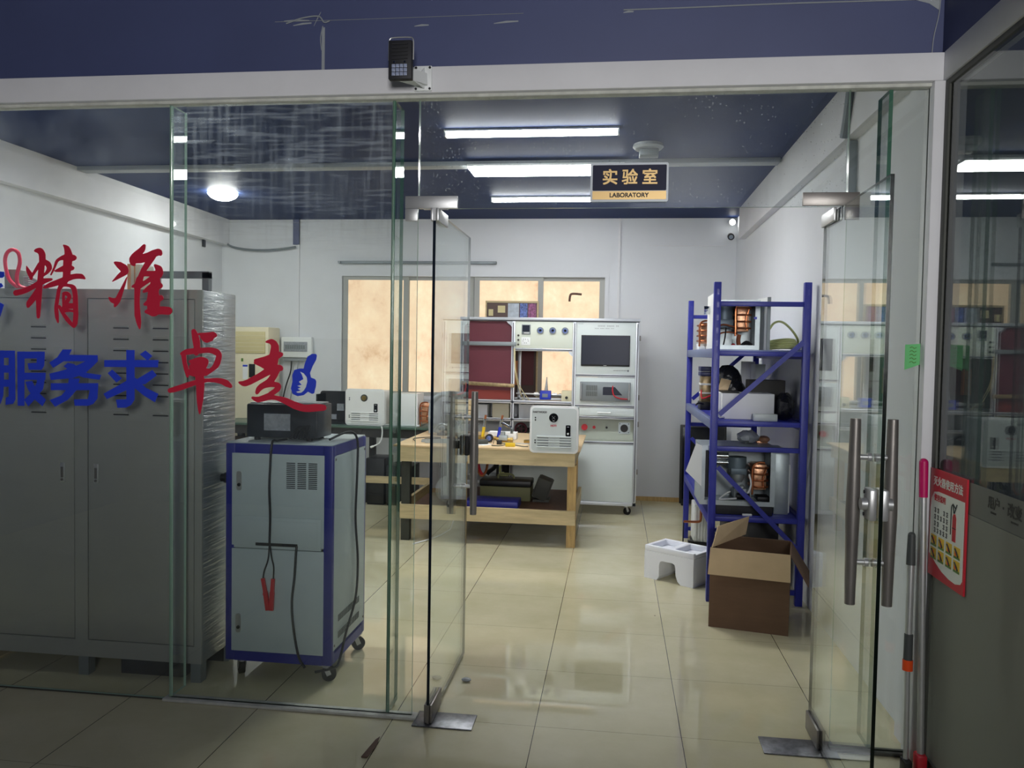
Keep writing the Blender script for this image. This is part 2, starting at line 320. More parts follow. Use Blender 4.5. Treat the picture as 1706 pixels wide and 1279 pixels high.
def caster(par,x,y,h,r,ax=0.0):
    """swivel caster: plate, fork and wheel; top at height h"""
    c=MB(); c.box(x-.028,y-.028,h-.006,x+.028,y+.028,h); c.cyl((x,y,h-.02),(x,y,h),.016,14)
    ox,oy=.014*math.cos(ax),.014*math.sin(ax); px,py=-math.sin(ax),math.cos(ax)
    for sgn in (-1,1):
        c.beam((x+px*.017*sgn,y+py*.017*sgn,h-.02),(x+ox+px*.017*sgn,y+oy+py*.017*sgn,r*.9),.022,.004,up=(px,py,0))
    o=part(par,'caster',c,'steel'); wmb=MB(); wmb.cyl((x+ox-px*.013,y+oy-py*.013,r),(x+ox+px*.013,y+oy+py*.013,r),r,22); part(o,'wheel',wmb,'rubber'); return o
BRUSH={
 'jing':[[[(-24130,19940),(-24160,19930),(-24160,19890),(-24120,19800),(-24100,19710),(-24090,19620),(-24090,19520),(-24110,19500),(-24230,19450),(-24420,19340),(-24500,19270),(-24550,19180),(-24630,18940),(-24780,18620),(-24770,18600),(-24740,18590),(-24720,18600),(-24590,18810),(-24580,18810),(-24580,18780),(-24560,18760),(-24510,18740),(-24290,18740),(-24190,18750),(-24170,18720),(-24180,18530),(-24190,18510),(-24210,18500),(-24800,18280),(-25070,18130),(-25120,18080),(-25140,18060),(-25100,18020),(-25020,18010),(-24720,18070),(-24420,18150),(-24390,18150),(-24390,18140),(-24460,17950),(-24470,17880),(-24560,17420),(-24590,17230),(-24590,17020),(-24560,16810),(-24550,16740),(-24470,16560),(-24450,16510),(-24420,16500),(-24390,16510),(-24380,16560),(-24380,16820),(-24400,17050),(-24400,17160),(-24400,17170),(-24310,17000),(-24200,16820),(-24040,16590),(-23820,16390),(-23740,16330),(-23670,16290),(-23620,16310),(-23560,16360),(-23490,16480),(-23470,16640),(-23450,16850),(-23470,17660),(-23500,17930),(-23550,18070),(-23590,18130),(-23630,18160),(-23740,18210),(-23940,18230),(-23960,18240),(-23980,18250),(-23910,18340),(-23690,18420),(-23560,18440),(-23430,18450),(-23280,18440),(-23130,18420),(-23100,18440),(-23110,18490),(-23170,18580),(-23230,18640),(-23310,18670),(-23530,18680),(-23790,18640),(-23820,18650),(-23800,18790),(-23780,18800),(-23680,18830),(-23650,18860),(-23630,18900),(-23630,18950),(-23650,18970),(-23740,19020),(-23750,19040),(-23730,19200),(-23720,19220),(-23630,19240),(-23560,19280),(-23520,19340),(-23520,19390),(-23540,19430),(-23580,19460),(-23630,19490),(-23710,19500),(-23800,19730),(-23860,19820),(-23900,19870),(-24010,19920)],[(-24290,19250),(-24190,19260),(-24150,19250),(-24160,19040),(-24170,19020),(-24460,18870),(-24570,18810),(-24580,18830),(-24570,18850),(-24410,19170),(-24360,19220)],[(-24160,18090),(-24140,18100),(-23990,18100),(-23890,18080),(-23810,18040),(-23780,18000),(-23750,17960),(-23710,17730),(-23700,17400),(-23710,17380),(-23900,17380),(-23900,17400),(-23790,17590),(-23780,17630),(-23780,17700),(-23810,17770),(-23860,17830),(-23940,17880),(-23990,17890),(-24060,17890),(-24140,17870),(-24190,17840),(-24210,17810),(-24220,17790),(-24200,17740),(-24220,17700),(-24210,17260),(-24220,17230),(-24240,17200),(-24290,17270),(-24320,17290),(-24400,17290),(-24380,17400),(-24290,17930),(-24240,18000)],[(-24080,17700),(-24070,17710),(-24040,17710),(-23990,17690),(-23960,17650),(-24020,17550),(-24070,17480),(-24070,17490)],[(-23910,17120),(-23720,17140),(-23690,17140),(-23690,17100),(-23720,17090)],[(-24040,16980),(-23840,17000),(-23690,16980),(-23680,16960),(-23680,16890),(-23700,16640),(-23720,16530),(-23740,16540),(-23870,16700),(-24080,16930),(-24090,16960)]],[[(-25320,19800),(-25400,19780),(-25480,19750),(-25520,19720),(-25550,19680),(-25550,19660),(-25520,19620),(-25500,19610),(-25390,19570),(-25360,19540),(-25330,19500),(-25310,19380),(-25310,19200),(-25320,19160),(-25370,19120),(-25630,18710),(-25660,18710),(-25680,18730),(-25910,19010),(-25930,19010),(-25940,18960),(-25940,18800),(-25910,18730),(-25840,18570),(-25790,18500),(-25770,18430),(-25680,18380),(-25660,18390),(-25640,18410),(-25610,18530),(-25400,18800),(-25380,18830),(-25360,18830),(-25360,18730),(-25400,18340),(-25610,18210),(-25990,18040),(-26170,17990),(-26480,17930),(-26540,17890),(-26570,17820),(-26560,17770),(-26530,17720),(-26480,17690),(-26430,17680),(-26170,17740),(-25990,17790),(-25840,17850),(-25480,18030),(-25470,18010),(-25560,17890),(-25910,17430),(-25940,17330),(-25930,17240),(-25920,17190),(-25890,17160),(-25870,17150),(-25820,17160),(-25690,17280),(-25480,17510),(-25470,17500),(-25440,16760),(-25420,16710),(-25390,16690),(-25340,16690),(-25310,16710),(-25280,16760),(-25270,16870),(-25150,18170),(-25120,18190),(-25000,18250),(-24720,18360),(-24680,18390),(-24670,18410),(-24670,18440),(-24690,18460),(-24720,18470),(-24840,18470),(-25100,18460),(-25110,18480),(-25100,18540),(-24990,18600),(-24890,18660),(-24760,18780),(-24700,18870),(-24700,18990),(-24730,19080),(-24790,19170),(-24860,19220),(-25000,19290),(-25000,19500),(-25030,19590),(-25080,19680),(-25140,19750),(-25190,19780),(-25240,19800)],[(-25030,19040),(-25020,19040),(-24970,18970),(-24950,18920),(-24960,18850),(-25020,18730),(-25070,18690),(-25080,18710),(-25050,18990)]]],
 'zhun':[[[(-20390,19950),(-20580,19780),(-20810,19620),(-20930,19510),(-21020,19390),(-21040,19320),(-21040,19280),(-21030,19190),(-20980,19080),(-20930,19040),(-20850,19010),(-20800,19010),(-20770,19030),(-20750,19050),(-20750,19120),(-20730,19130),(-20490,19140),(-20340,19180),(-20310,19170),(-20490,18890),(-20640,18570),(-20710,18500),(-20780,18260),(-20910,18180),(-20940,18140),(-20940,18110),(-20930,18090),(-20900,18080),(-20830,18070),(-20800,18050),(-20810,17660),(-20800,16880),(-20710,16560),(-20620,16350),(-20580,16290),(-20560,16270),(-20540,16290),(-20510,16380),(-20490,16590),(-20560,17390),(-20550,17730),(-20520,18030),(-20510,18050),(-20390,18130),(-20090,18320),(-20060,18330),(-20060,18300),(-20070,18240),(-20190,18160),(-20310,18050),(-20400,17960),(-20420,17910),(-20410,17880),(-20390,17860),(-20360,17860),(-20190,17900),(-20170,17890),(-20230,17530),(-20340,17430),(-20380,17390),(-20380,17340),(-20360,17320),(-20310,17300),(-20220,17300),(-20210,17270),(-20200,17160),(-20220,17150),(-20320,17090),(-20330,17070),(-20330,17020),(-20290,16980),(-20120,16910),(-20020,16860),(-19950,16840),(-19850,16850),(-19770,16880),(-19700,16930),(-19680,16930),(-19510,16940),(-19260,16920),(-19190,16930),(-19140,16950),(-19090,16990),(-19060,17040),(-19050,17100),(-19060,17150),(-19090,17200),(-19140,17240),(-19190,17260),(-19410,17280),(-19630,17280),(-19620,17490),(-19480,17570),(-19460,17600),(-19450,17650),(-19460,17690),(-19510,17750),(-19560,17770),(-19630,17760),(-19650,17770),(-19680,17900),(-19660,17990),(-19640,18030),(-19530,18080),(-19510,18110),(-19490,18150),(-19490,18190),(-19510,18240),(-19590,18310),(-19620,18460),(-19610,18490),(-19540,18560),(-19510,18600),(-19470,18690),(-19470,18760),(-19480,18830),(-19510,18920),(-19550,18990),(-19610,19030),(-19680,19060),(-19780,19090),(-19850,19100),(-19890,19080),(-19900,19030),(-19840,18900),(-19830,18830),(-19870,18810),(-20240,18810),(-20240,18830),(-20210,18870),(-19850,19330),(-19800,19420),(-19680,19470),(-19610,19460),(-19570,19460),(-19540,19490),(-19510,19530),(-19510,19580),(-19530,19670),(-19560,19710),(-19630,19750),(-19680,19760),(-19750,19760),(-19970,19700),(-20220,19590),(-20360,19550),(-20410,19540),(-20420,19550),(-20350,19640),(-20310,19710),(-20290,19790),(-20280,19870),(-20280,19920),(-20310,19950),(-20340,19960)],[(-20370,18550),(-20340,18570),(-20290,18570),(-20120,18570),(-20100,18550),(-20230,18460),(-20360,18380),(-20390,18370),(-20400,18370),(-20410,18390),(-20400,18440)]],[[(-21720,19210),(-21760,19180),(-21770,19160),(-21750,19120),(-21620,18960),(-21490,18840),(-21440,18770),(-21570,18660),(-21840,18360),(-21850,18340),(-21820,18330),(-21640,18410),(-21170,18640),(-21120,18680),(-21090,18730),(-21070,18780),(-21070,18840),(-21090,18910),(-21140,19000),(-21180,19050),(-21250,19090),(-21440,19190),(-21620,19210)]],[[(-21150,18550),(-21200,18490),(-21660,17670),(-21690,17630),(-21770,17620),(-21840,17630),(-21970,17670),(-21990,17670),(-22020,17650),(-22010,17600),(-21970,17510),(-21920,17450),(-21870,17420),(-21760,17370),(-21770,17260),(-21760,17240),(-21720,17220),(-21690,17230),(-21640,17270),(-21470,17470),(-21230,18180),(-21150,18480),(-21140,18520)]]],
 'zhuo':[[[(-18110,16320),(-18160,16270),(-18170,16210),(-18130,15880),(-18060,15540),(-18070,15500),(-18370,15460),(-18440,15440),(-18520,15400),(-18600,15350),(-18670,15290),(-18690,15240),(-18670,15210),(-18630,15180),(-18630,15160),(-18570,14840),(-18510,14580),(-18420,14310),(-18390,14240),(-18340,14220),(-18290,14250),(-18270,14330),(-18080,14280),(-18010,14280),(-17990,14250),(-17980,14140),(-18010,14120),(-18360,14020),(-19190,13740),(-19250,13690),(-19250,13620),(-19230,13580),(-19170,13540),(-19120,13550),(-18930,13580),(-18720,13640),(-17960,13910),(-17950,13900),(-17940,13810),(-17920,13320),(-17900,13140),(-17850,12830),(-17810,12690),(-17790,12640),(-17770,12640),(-17740,12710),(-17620,13280),(-17570,13860),(-17570,13990),(-17560,14020),(-17370,14050),(-17090,14040),(-16880,14000),(-16780,13970),(-16620,13880),(-16410,13820),(-16360,13820),(-16320,13840),(-16300,13870),(-16300,13910),(-16320,13960),(-16360,14010),(-16480,14130),(-16590,14180),(-16710,14210),(-16830,14230),(-16990,14240),(-17560,14200),(-17580,14210),(-17590,14280),(-17580,14320),(-17490,14310),(-17280,14440),(-17040,14610),(-16960,14670),(-16910,14740),(-16850,14850),(-16800,15030),(-16780,15170),(-16790,15280),(-16820,15340),(-16880,15420),(-16970,15480),(-17070,15510),(-17210,15540),(-17400,15550),(-17750,15520),(-17770,15550),(-17770,15730),(-17800,15920),(-17850,16060),(-17820,16070),(-17770,16040),(-17770,15970),(-17700,15880),(-17610,15790),(-17540,15750),(-17450,15740),(-17350,15770),(-17210,15830),(-17170,15870),(-17150,15930),(-17140,15950),(-17020,16010),(-17000,16050),(-17000,16090),(-17030,16140),(-17070,16170),(-17140,16210),(-17210,16220),(-17380,16190),(-17800,16160),(-17850,16150),(-17870,16130),(-17990,16310),(-18040,16330)],[(-17480,15310),(-17350,15310),(-17210,15280),(-17070,15210),(-17040,15180),(-17070,15030),(-17160,14830),(-17240,14710),(-17350,14630),(-17470,14640),(-17480,14660),(-17400,14820),(-17380,14910),(-17390,15000),(-17440,15050),(-17540,15100),(-17700,15140),(-17800,15120),(-18010,15070),(-18220,14990),(-18270,14960),(-18290,14940),(-18290,14890),(-18270,14870),(-18200,14830),(-18210,14810),(-18250,14760),(-18270,14720),(-18270,14670),(-18250,14600),(-18270,14590),(-18290,14600),(-18380,14890),(-18400,15070),(-18410,15200),(-18060,15250),(-17990,15190),(-17940,15180),(-17900,15190),(-17870,15210),(-17820,15270)]]],
 'chao':[[[(-14630,15930),(-14720,15900),(-14790,15860),(-14810,15840),(-14820,15820),(-14800,15790),(-14770,15780),(-14630,15750),(-14580,15690),(-14570,15640),(-14570,15580),(-14630,15290),(-14860,15200),(-15270,15080),(-15310,15060),(-15330,15040),(-15320,14970),(-15340,14930),(-15320,14880),(-15040,14760),(-14880,14670),(-14870,14650),(-15070,14510),(-15410,14320),(-15610,14210),(-15710,14170),(-15820,14130),(-15990,14110),(-16010,14100),(-16030,14070),(-16020,14050),(-15990,14010),(-15870,13930),(-15750,13900),(-15660,13910),(-15470,13980),(-14600,14430),(-14590,14410),(-14600,14390),(-14730,14230),(-14830,14160),(-15060,14020),(-15170,13910),(-15210,13850),(-15240,13780),(-15260,13670),(-15260,13630),(-15240,13600),(-15220,13580),(-15190,13570),(-15150,13580),(-15110,13610),(-15030,13710),(-14960,13770),(-14870,13830),(-14780,13860),(-14570,13900),(-14430,13900),(-14380,13890),(-14440,13820),(-14620,13700),(-14680,13650),(-14870,13570),(-15100,13480),(-15220,13470),(-15380,13480),(-15420,13460),(-15440,13420),(-15420,13380),(-15330,13310),(-15210,13250),(-15150,13230),(-15100,13230),(-15010,13250),(-14680,13340),(-14500,13360),(-14360,13350),(-14220,13310),(-14040,13240),(-13550,13000),(-13250,12910),(-13020,12880),(-12840,12880),(-12210,12950),(-12140,12980),(-12120,13000),(-12090,13050),(-12090,13090),(-12100,13130),(-12140,13180),(-12180,13200),(-12340,13220),(-12590,13230),(-12940,13190),(-13070,13190),(-13230,13230),(-13490,13310),(-13830,13450),(-14110,13510),(-14350,13540),(-14420,13560),(-14200,13720),(-14150,13780),(-14110,13870),(-14100,13940),(-14110,13980),(-14160,14060),(-14230,14100),(-14390,14130),(-14410,14150),(-14280,14350),(-14170,14580),(-14140,14590),(-14070,14610),(-14050,14620),(-14020,14670),(-14020,14730),(-14040,14780),(-14070,14810),(-14140,14850),(-14190,14860),(-14250,14860),(-14270,14880),(-14230,15100),(-14210,15120),(-14050,15230),(-14030,15270),(-14020,15300),(-14030,15350),(-14050,15370),(-14100,15390),(-14190,15410),(-14210,15430),(-14210,15560),(-14220,15670),(-14260,15760),(-14330,15850),(-14400,15900),(-14490,15940),(-14560,15950)]]],
}
POLYS={
 'fu':[[(-26800,15250),(-26510,15250),(-26500,13070),(-26610,12880),(-26980,12820),(-26960,13150),(-26820,13200)],[(-27470,15240),(-27050,15250),(-27050,14000),(-27090,13240),(-27230,12860),(-27490,12850),(-27540,13510)],[(-27530,15240),(-26520,15250),(-26520,14930),(-27530,14910)],[(-27530,14580),(-26530,14600),(-26530,14270),(-27530,14250)],[(-27540,13940),(-26530,13960),(-26530,13640),(-27540,13620)],[(-26390,15210),(-26040,15220),(-26060,12800),(-26380,12800)],[(-26390,15210),(-25060,15230),(-25070,14930),(-26390,14900)],[(-25420,15230),(-25060,15230),(-25090,14600),(-25220,14420),(-25830,14410),(-25890,14700),(-25450,14730)],[(-26190,14270),(-25020,14300),(-25040,13980),(-26200,13960)],[(-25400,14270),(-25020,14280),(-25150,13570),(-25510,13140),(-25870,12780),(-26060,13080),(-25690,13420),(-25450,13840)],[(-26000,13880),(-25680,13920),(-25430,13470),(-25010,13100),(-25180,12810),(-25590,13130),(-25880,13550)]],
 'wu':[[(-24200,15340),(-23770,15350),(-23900,15090),(-24100,14850),(-24660,14520),(-24840,14750),(-24460,14990)],[(-24150,15110),(-22540,15120),(-22530,14850),(-24150,14820)],[(-23120,14840),(-22530,14850),(-22800,14590),(-23150,14300),(-23700,14090),(-24770,13980),(-24840,14260),(-24150,14430),(-23450,14680)],[(-23950,14760),(-23650,14700),(-23150,14340),(-22370,14250),(-22450,14040),(-23200,14120),(-23700,14300),(-24150,14600)],[(-24770,13840),(-22520,13890),(-22550,13580),(-24770,13530)],[(-22900,13880),(-22510,13890),(-22550,13210),(-22750,12970),(-23000,12880),(-23630,12870),(-23660,13150),(-23000,13180),(-22910,13530)],[(-23900,14070),(-23390,14080),(-23540,13560),(-23960,13120),(-24570,12800),(-24830,13090),(-24260,13310),(-23960,13640)]],
 'qiu':[[(-22220,14910),(-19680,14960),(-19720,14640),(-22220,14610)],[(-21180,15370),(-20800,15370),(-20800,13210),(-20960,12970),(-21200,12850),(-21600,12830),(-21670,13190),(-21180,13220)],[(-20290,15360),(-19970,15130),(-20190,14920),(-20550,15190)],[(-21850,14500),(-21390,14120),(-21650,13940),(-22060,14340)],[(-22260,13430),(-21180,14020),(-21180,13610),(-22100,13200)],[(-19970,14520),(-19760,14290),(-20310,13890),(-20710,13900),(-20710,14090)],[(-20810,14180),(-20710,14130),(-20260,13730),(-19690,13490),(-19850,13120),(-20360,13400),(-20810,13720)]],
 'cut':[[(-27510,17440),(-27200,17370),(-27030,17290),(-27210,16760),(-27520,16450)],[(-27500,18760),(-27010,18740),(-27000,18540),(-27090,18470),(-27500,18470)],[(-27500,18230),(-27140,18230),(-27050,18100),(-27200,18020),(-27510,18000)]],
 'thumb':[[(-13290,14720),(-13110,14720),(-13060,14930),(-12940,15230),(-12750,15350),(-12580,15350),(-12530,15290),(-12560,15110),(-12720,14820),(-12830,14540),(-12790,14350),(-12600,14280),(-12550,14190),(-12560,14000),(-12640,13680),(-12730,13650),(-12910,13740),(-13100,13590),(-13370,13540),(-13590,13630),(-13670,13860),(-13600,14160),(-13610,14430),(-13520,14650)],[(-13270,14590),(-13190,14460),(-13120,14270),(-13320,14160),(-13190,14030),(-13390,13980),(-13230,13910),(-13370,13860),(-13240,13780),(-13440,13730),(-13370,13680),(-13210,13690),(-13090,13790),(-13000,13940),(-12940,14180),(-12970,14360),(-13110,14520)]],
}
# ================================================================ THE ROOM
YG0,YG1=3.285,3.297      # glass front
mb=MB(); mb.box(-5.0,-3.2,-.1,4.4,8.95,0); struct('floor',mb,'floor')
mb=MB(); mb.box(-5.0,3.35,3.0,1.5,8.95,3.1); struct('ceiling',mb,'navy_ceiling')
mb=MB(); mb.box(-5.0,-3.2,3.12,1.24,3.36,3.2); mb.box(1.24,-3.2,2.922,4.4,3.39,3.2); o=struct('ceiling_corridor',mb,'navy_ceiling')
# rear wall with the window opening
WX0,WX1,WZ0,WZ1=-3.065,-.10,1.03,2.405; YB=8.705
mb=MB(); mb.box(-4.6,YB,0,WX0,YB+.2,3.0); mb.box(WX1,YB,0,1.4,YB+.2,3.0); mb.box(WX0,YB,0,WX1,YB+.2,WZ0); mb.box(WX0,YB,WZ1,WX1,YB+.2,3.0); struct('wall_back',mb,'wall_white')
mb=MB(); mb.box(-4.6,3.29,0,-4.45,8.9,3.0); struct('wall_left',mb,'wall_white')
mb=MB(); mb.box(1.225,3.39,0,1.36,8.9,3.0); mb.box(1.18,3.39,0,1.225,3.47,2.98); struct('wall_right',mb,'wall_white')
mb=MB(); mb.box(-4.45,3.36,2.715,-4.36,8.7,3.0); struct('trim_1',mb,'paint_white')
mb=MB(); mb.box(1.165,3.47,2.70,1.225,8.15,3.0); struct('trim_2',mb,'paint_white')
mb=MB(); mb.box(.10,8.69,0,1.225,8.705,.045); struct('baseboard_back',mb,'wood_leg')
# navy wall and white header above the glass front
mb=MB(); mb.box(-5.0,3.29,2.705,1.25,3.36,3.12); struct('wall_front',mb,'navy_wall')
mb=MB(); mb.box(-5.0,3.245,2.602,1.215,3.345,2.707,.004); struct('trim_3',mb,'paint_white')
mb=MB(); mb.box(-5.0,3.268,2.588,1.175,3.315,2.602,.003); struct('trim_4',mb,'sealant')
# side partition: navy wall, header, corner post
mb=MB(); mb.box(1.205,-3.2,2.705,1.27,3.29,3.12); struct('wall_side',mb,'navy_wall')
mb=MB(); mb.box(1.195,-1.2,2.60,1.285,3.245,2.709,.004); struct('trim_5',mb,'paint_white')
mb=MB(); mb.box(1.203,-1.2,2.578,1.232,3.235,2.60,.003); struct('trim_6',mb,'gasket')
mb=MB(); mb.box(1.163,3.242,0,1.214,3.345,2.602,.005); struct('trim_7',mb,'paint_white')
mb=MB(); mb.box(1.202,3.205,0.0,1.232,3.242,2.60,.003); struct('trim_8',mb,'gasket')
mb=MB(); mb.box(1.198,-1.2,0,1.24,3.205,.05,.003); struct('trim_9',mb,'gasket')
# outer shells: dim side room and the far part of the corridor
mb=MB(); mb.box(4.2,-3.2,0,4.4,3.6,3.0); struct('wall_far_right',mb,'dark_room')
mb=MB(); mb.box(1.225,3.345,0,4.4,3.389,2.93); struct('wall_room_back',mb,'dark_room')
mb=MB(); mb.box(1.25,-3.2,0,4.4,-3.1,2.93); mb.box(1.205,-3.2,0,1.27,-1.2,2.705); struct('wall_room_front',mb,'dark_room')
mb=MB(); mb.box(-5.0,-3.2,0,-4.9,3.29,3.12); struct('wall_corridor_left',mb,'navy_wall')
mb=MB(); mb.box(-5.0,-3.2,0,.10,-3.05,2.93); mb.box(1.55,-3.2,0,1.6,-3.05,2.93); mb.box(.10,-3.2,0,1.55,-3.05,1.65); mb.box(-5.0,-3.2,2.85,1.6,-3.05,3.12); struct('wall_corridor_end',mb,'wall_white')
mb=MB(); mb.box(-4.9,-1.08,0,1.2,-1.0,1.66); struct('wall_added_blocker',mb,'dark_room')  # added wall behind the camera, shades the lower surfaces from the corridor light
# sill under the glass front
mb=MB(); mb.box(-1.94,3.262,0,-.80,3.322,.013,.004); struct('trim_10',mb,'sealant')
mb=MB(); mb.box(-4.9,3.282,0,-1.94,3.30,.0055); struct('trim_11',mb,'gasket')
mb=MB(); mb.box(.875,3.268,0,1.165,3.315,.014,.003); struct('trim_12',mb,'gasket')
# ---- glass front: fixed panes, transom, ribs
def pane(name,a,b,axis,mats,label):
    mb=MB(); mb.box(*a,*b)
    keep={'Y':(2,3),'X':(4,5)}[axis]; mb.m=[0 if i in keep else 1 for i in range(6)]
    return struct(name,mb,mats,label)
pane('window_2',(-4.9,YG0,.006),(-1.918,YG1,2.590),'Y',('glass_left','glass_edge_light'),'large fixed glass pane at far left carrying the red and blue lettering')
pane('window_3',(-1.912,YG0,.013),(-.935,YG1,2.590),'Y',('glass_dust','glass_edge_light'),'fixed glass pane in front of the blue cabinet, smeared with old glue')
pane('window_4',(-.930,YG0,.013),(-.824,YG1,2.590),'Y',('glass_clear','glass_edge_light'),'narrow glass strip left of the doorway')
pane('window_5',(-.820,YG0,2.142),(.872,YG1,2.590),'Y',('glass_drops','glass_edge_light'),'transom glass above the doorway, speckled with dried drops')
pane('window_6',(.876,YG0,.014),(1.163,YG1,2.590),'Y',('glass_clear','glass_edge_light'),'narrow fixed glass pane right of the doorway')
pane('window_7',(-1.921,YG1+.002,.013),(-1.909,3.41,2.588),'X',('glass_left','glass_edge_light'),'upright glass rib behind the left pane joint')
pane('window_8',(-.940,YG1+.002,.013),(-.925,3.43,2.588),'X',('glass_clear','glass_edge'),'upright green-edged glass rib left of the doorway')
pane('window_9',(1.020,YG1+.002,.014),(1.035,3.43,2.588),'X',('glass_clear','glass_edge'),'upright green-edged glass rib right of the doorway')
wp=pane('window_10',(1.210,-1.2,.05),(1.222,3.205,2.58),'X',('glass_partition','glass_edge_dark'),'glass side partition on the right reflecting the laboratory')
mb=MB(); mb.box(1.2075,-1.2,.05,1.2095,3.204,1.03); part(wp,'frosted_film',mb,'film_lower')
mb=MB(); mb.box(1.2080,-1.2,1.032,1.2095,3.204,1.14); part(wp,'frosted_band',mb,'film_band')
t=MB()
for body,sz,y,z in (('用户',.042,2.735,1.098),('·',.05,2.672,1.095),('改变',.046,2.60,1.096)):
    m_=text_mb(body,sz,(1.2072,y,z),(0,-1,0),(0,0,1),.001); t.add(m_.v,m_.f)
for y,z,n in ((2.735,1.066,5),(2.60,1.062,6)):
    for i in range(n): t.box(1.2068,y+.02-.008*i,z,1.2075,y+.02-.008*i-.005,z+.006)
part(wp,'lettering',t,'film_text')
# white steel trim of the rear window, sliding sashes, glowing papered glass
wf=MB(); wf.box(WX0-.012,YB-.012,WZ1-.03,WX1+.012,YB+.09,WZ1+.012); wf.box(WX0-.012,YB-.012,WZ0-.012,WX1+.012,YB+.09,WZ0+.03); wf.box(WX0-.012,YB-.012,WZ0+.03,WX0+.03,YB+.09,WZ1-.03); wf.box(WX1-.03,YB-.012,WZ0+.03,WX1+.012,YB+.09,WZ1-.03)
win=struct('window_1',wf,'wall_white','rear window of papered glass glowing in sunlight')
for i,(x0,x1,dy) in enumerate(((-3.03,-2.28,.0),(-2.335,-1.555,.03),(-1.545,-.79,.0),(-.855,-.13,.03))):
    sf=MB(); y0=YB+.012+dy; f=.058
    sf.box(x0,y0,WZ0+.03,x0+f,y0+.028,WZ1-.03); sf.box(x1-f,y0,WZ0+.03,x1,y0+.028,WZ1-.03); sf.box(x0+f,y0,WZ0+.03,x1-f,y0+.028,WZ0+.075); sf.box(x0+f,y0,WZ1-.07,x1-f,y0+.028,WZ1-.03)
    so=part(win,'sash',sf,'sash_gray'); pm=MB(); pm.box(x0+f,y0+.010,WZ0+.075,x1-f,y0+.018,WZ1-.07); part(so,'pane',pm,'lit_pane')
hk=MB(); hk.tube([(-.505,8.70,2.115),(-.50,8.70,2.17),(-.485,8.70,2.195),(-.44,8.70,2.198),(-.375,8.70,2.192)],.012,8); part(win,'brown_hook',hk,'wood_brown')
# door leaves with patch fittings (one glass leaf each, standing open)
def glass_door(name,x,ya,yb,pivot_y,edge,label,hy,lock_y):
    d=pane(name,(x-.006,ya,.012),(x+.006,yb,2.128),'X',('glass_clear',edge),label)
    s=1 if pivot_y==ya else -1
    for z0,z1 in ((.008,.085),(2.085,2.137)):
        f=MB(); f.box(x-.017,pivot_y,z0,x-.0062,pivot_y+s*.19,z1,.003); f.box(x+.0062,pivot_y,z0,x+.017,pivot_y+s*.19,z1,.003); f.box(x-.006,pivot_y-s*.004,z0,x+.006,pivot_y,z1); part(d,'patch_fitting',f,'steel_dark' if z0<1 else 'steel')
    for sx in (-1,1):
        h=MB(); hx=x+sx*.058; prof=[(.0165,.75),(.0165,.755),(.019,.9),(.0225,1.055),(.019,1.21),(.0165,1.355),(.0165,1.36)]
        h.lathe(prof,20,(hx,hy,0)); ho=part(d,'pull_handle',h,'steel_dark')
        for z in (.89,1.235):
            b=MB(); b.cyl((x+sx*.0065,hy,z),(hx,hy,z),.009,14); b.cyl((x+sx*.0065,hy,z),(x+sx*.018,hy,z),.014,14); part(ho,'standoff',b,'steel')
    l=MB(); zl=1.09
    l.box(x-.030,lock_y-.035,zl-.05,x-.0065,lock_y+.035,zl+.05,.006); l.box(x+.0065,lock_y-.035,zl-.05,x+.030,lock_y+.035,zl+.05,.006)
    l.cyl((x-.030,lock_y,zl),(x-.048,lock_y,zl),.02,18); l.cyl((x+.030,lock_y,zl),(x+.048,lock_y,zl),.02,18)
    lo_=part(d,'lock',l,'steel' if x>0 else 'rubber'); k=MB()
    for sx in (-1,1):
        for zz in (-.036,.036): k.cyl((x+sx*.0305,lock_y+.02,zl+zz),(x+sx*.033,lock_y+.02,zl+zz),.006,10)
    part(lo_,'screws',k,'black'); return d
glass_door('door_1',-.742,3.235,4.03,3.235,'glass_edge_blue','left glass door leaf swung into the laboratory',3.92,3.965)
glass_door('door_2',.838,2.65,3.455,3.455,'glass_edge_dark','right glass door leaf swung out into the corridor',2.745,2.70)
# ---- patch fittings on the transom
f=MB(); f.box(-.875,3.272,2.141,-.656,3.284,2.192,.002); f.box(-.875,3.272,2.09,-.822,3.284,2.141,.002); f.box(-.80,3.28,2.139,-.70,3.302,2.1425)
solo('corner_patch_fitting','L-shaped polished steel glass clamp above the left door leaf','glass clamp',f,'steel')
f=MB(); f.box(.706,3.272,2.144,.918,3.284,2.195,.002); f.box(.865,3.272,2.09,.918,3.284,2.144,.002)
solo('corner_patch_fitting','L-shaped dull steel glass clamp above the right door leaf','glass clamp',f,'steel_dark')
# floor spring plates
f=MB(); f.box(-.806,3.212,0,-.553,3.352,.006,.002); solo('floor_spring_plate','scratched steel floor plate under the left door leaf','floor plate',f,'steel_worn')
f=MB(); f.box(.612,3.212,0,.90,3.352,.006,.002); solo('floor_spring_plate','dull steel floor plate under the right door leaf','floor plate',f,'steel_worn')
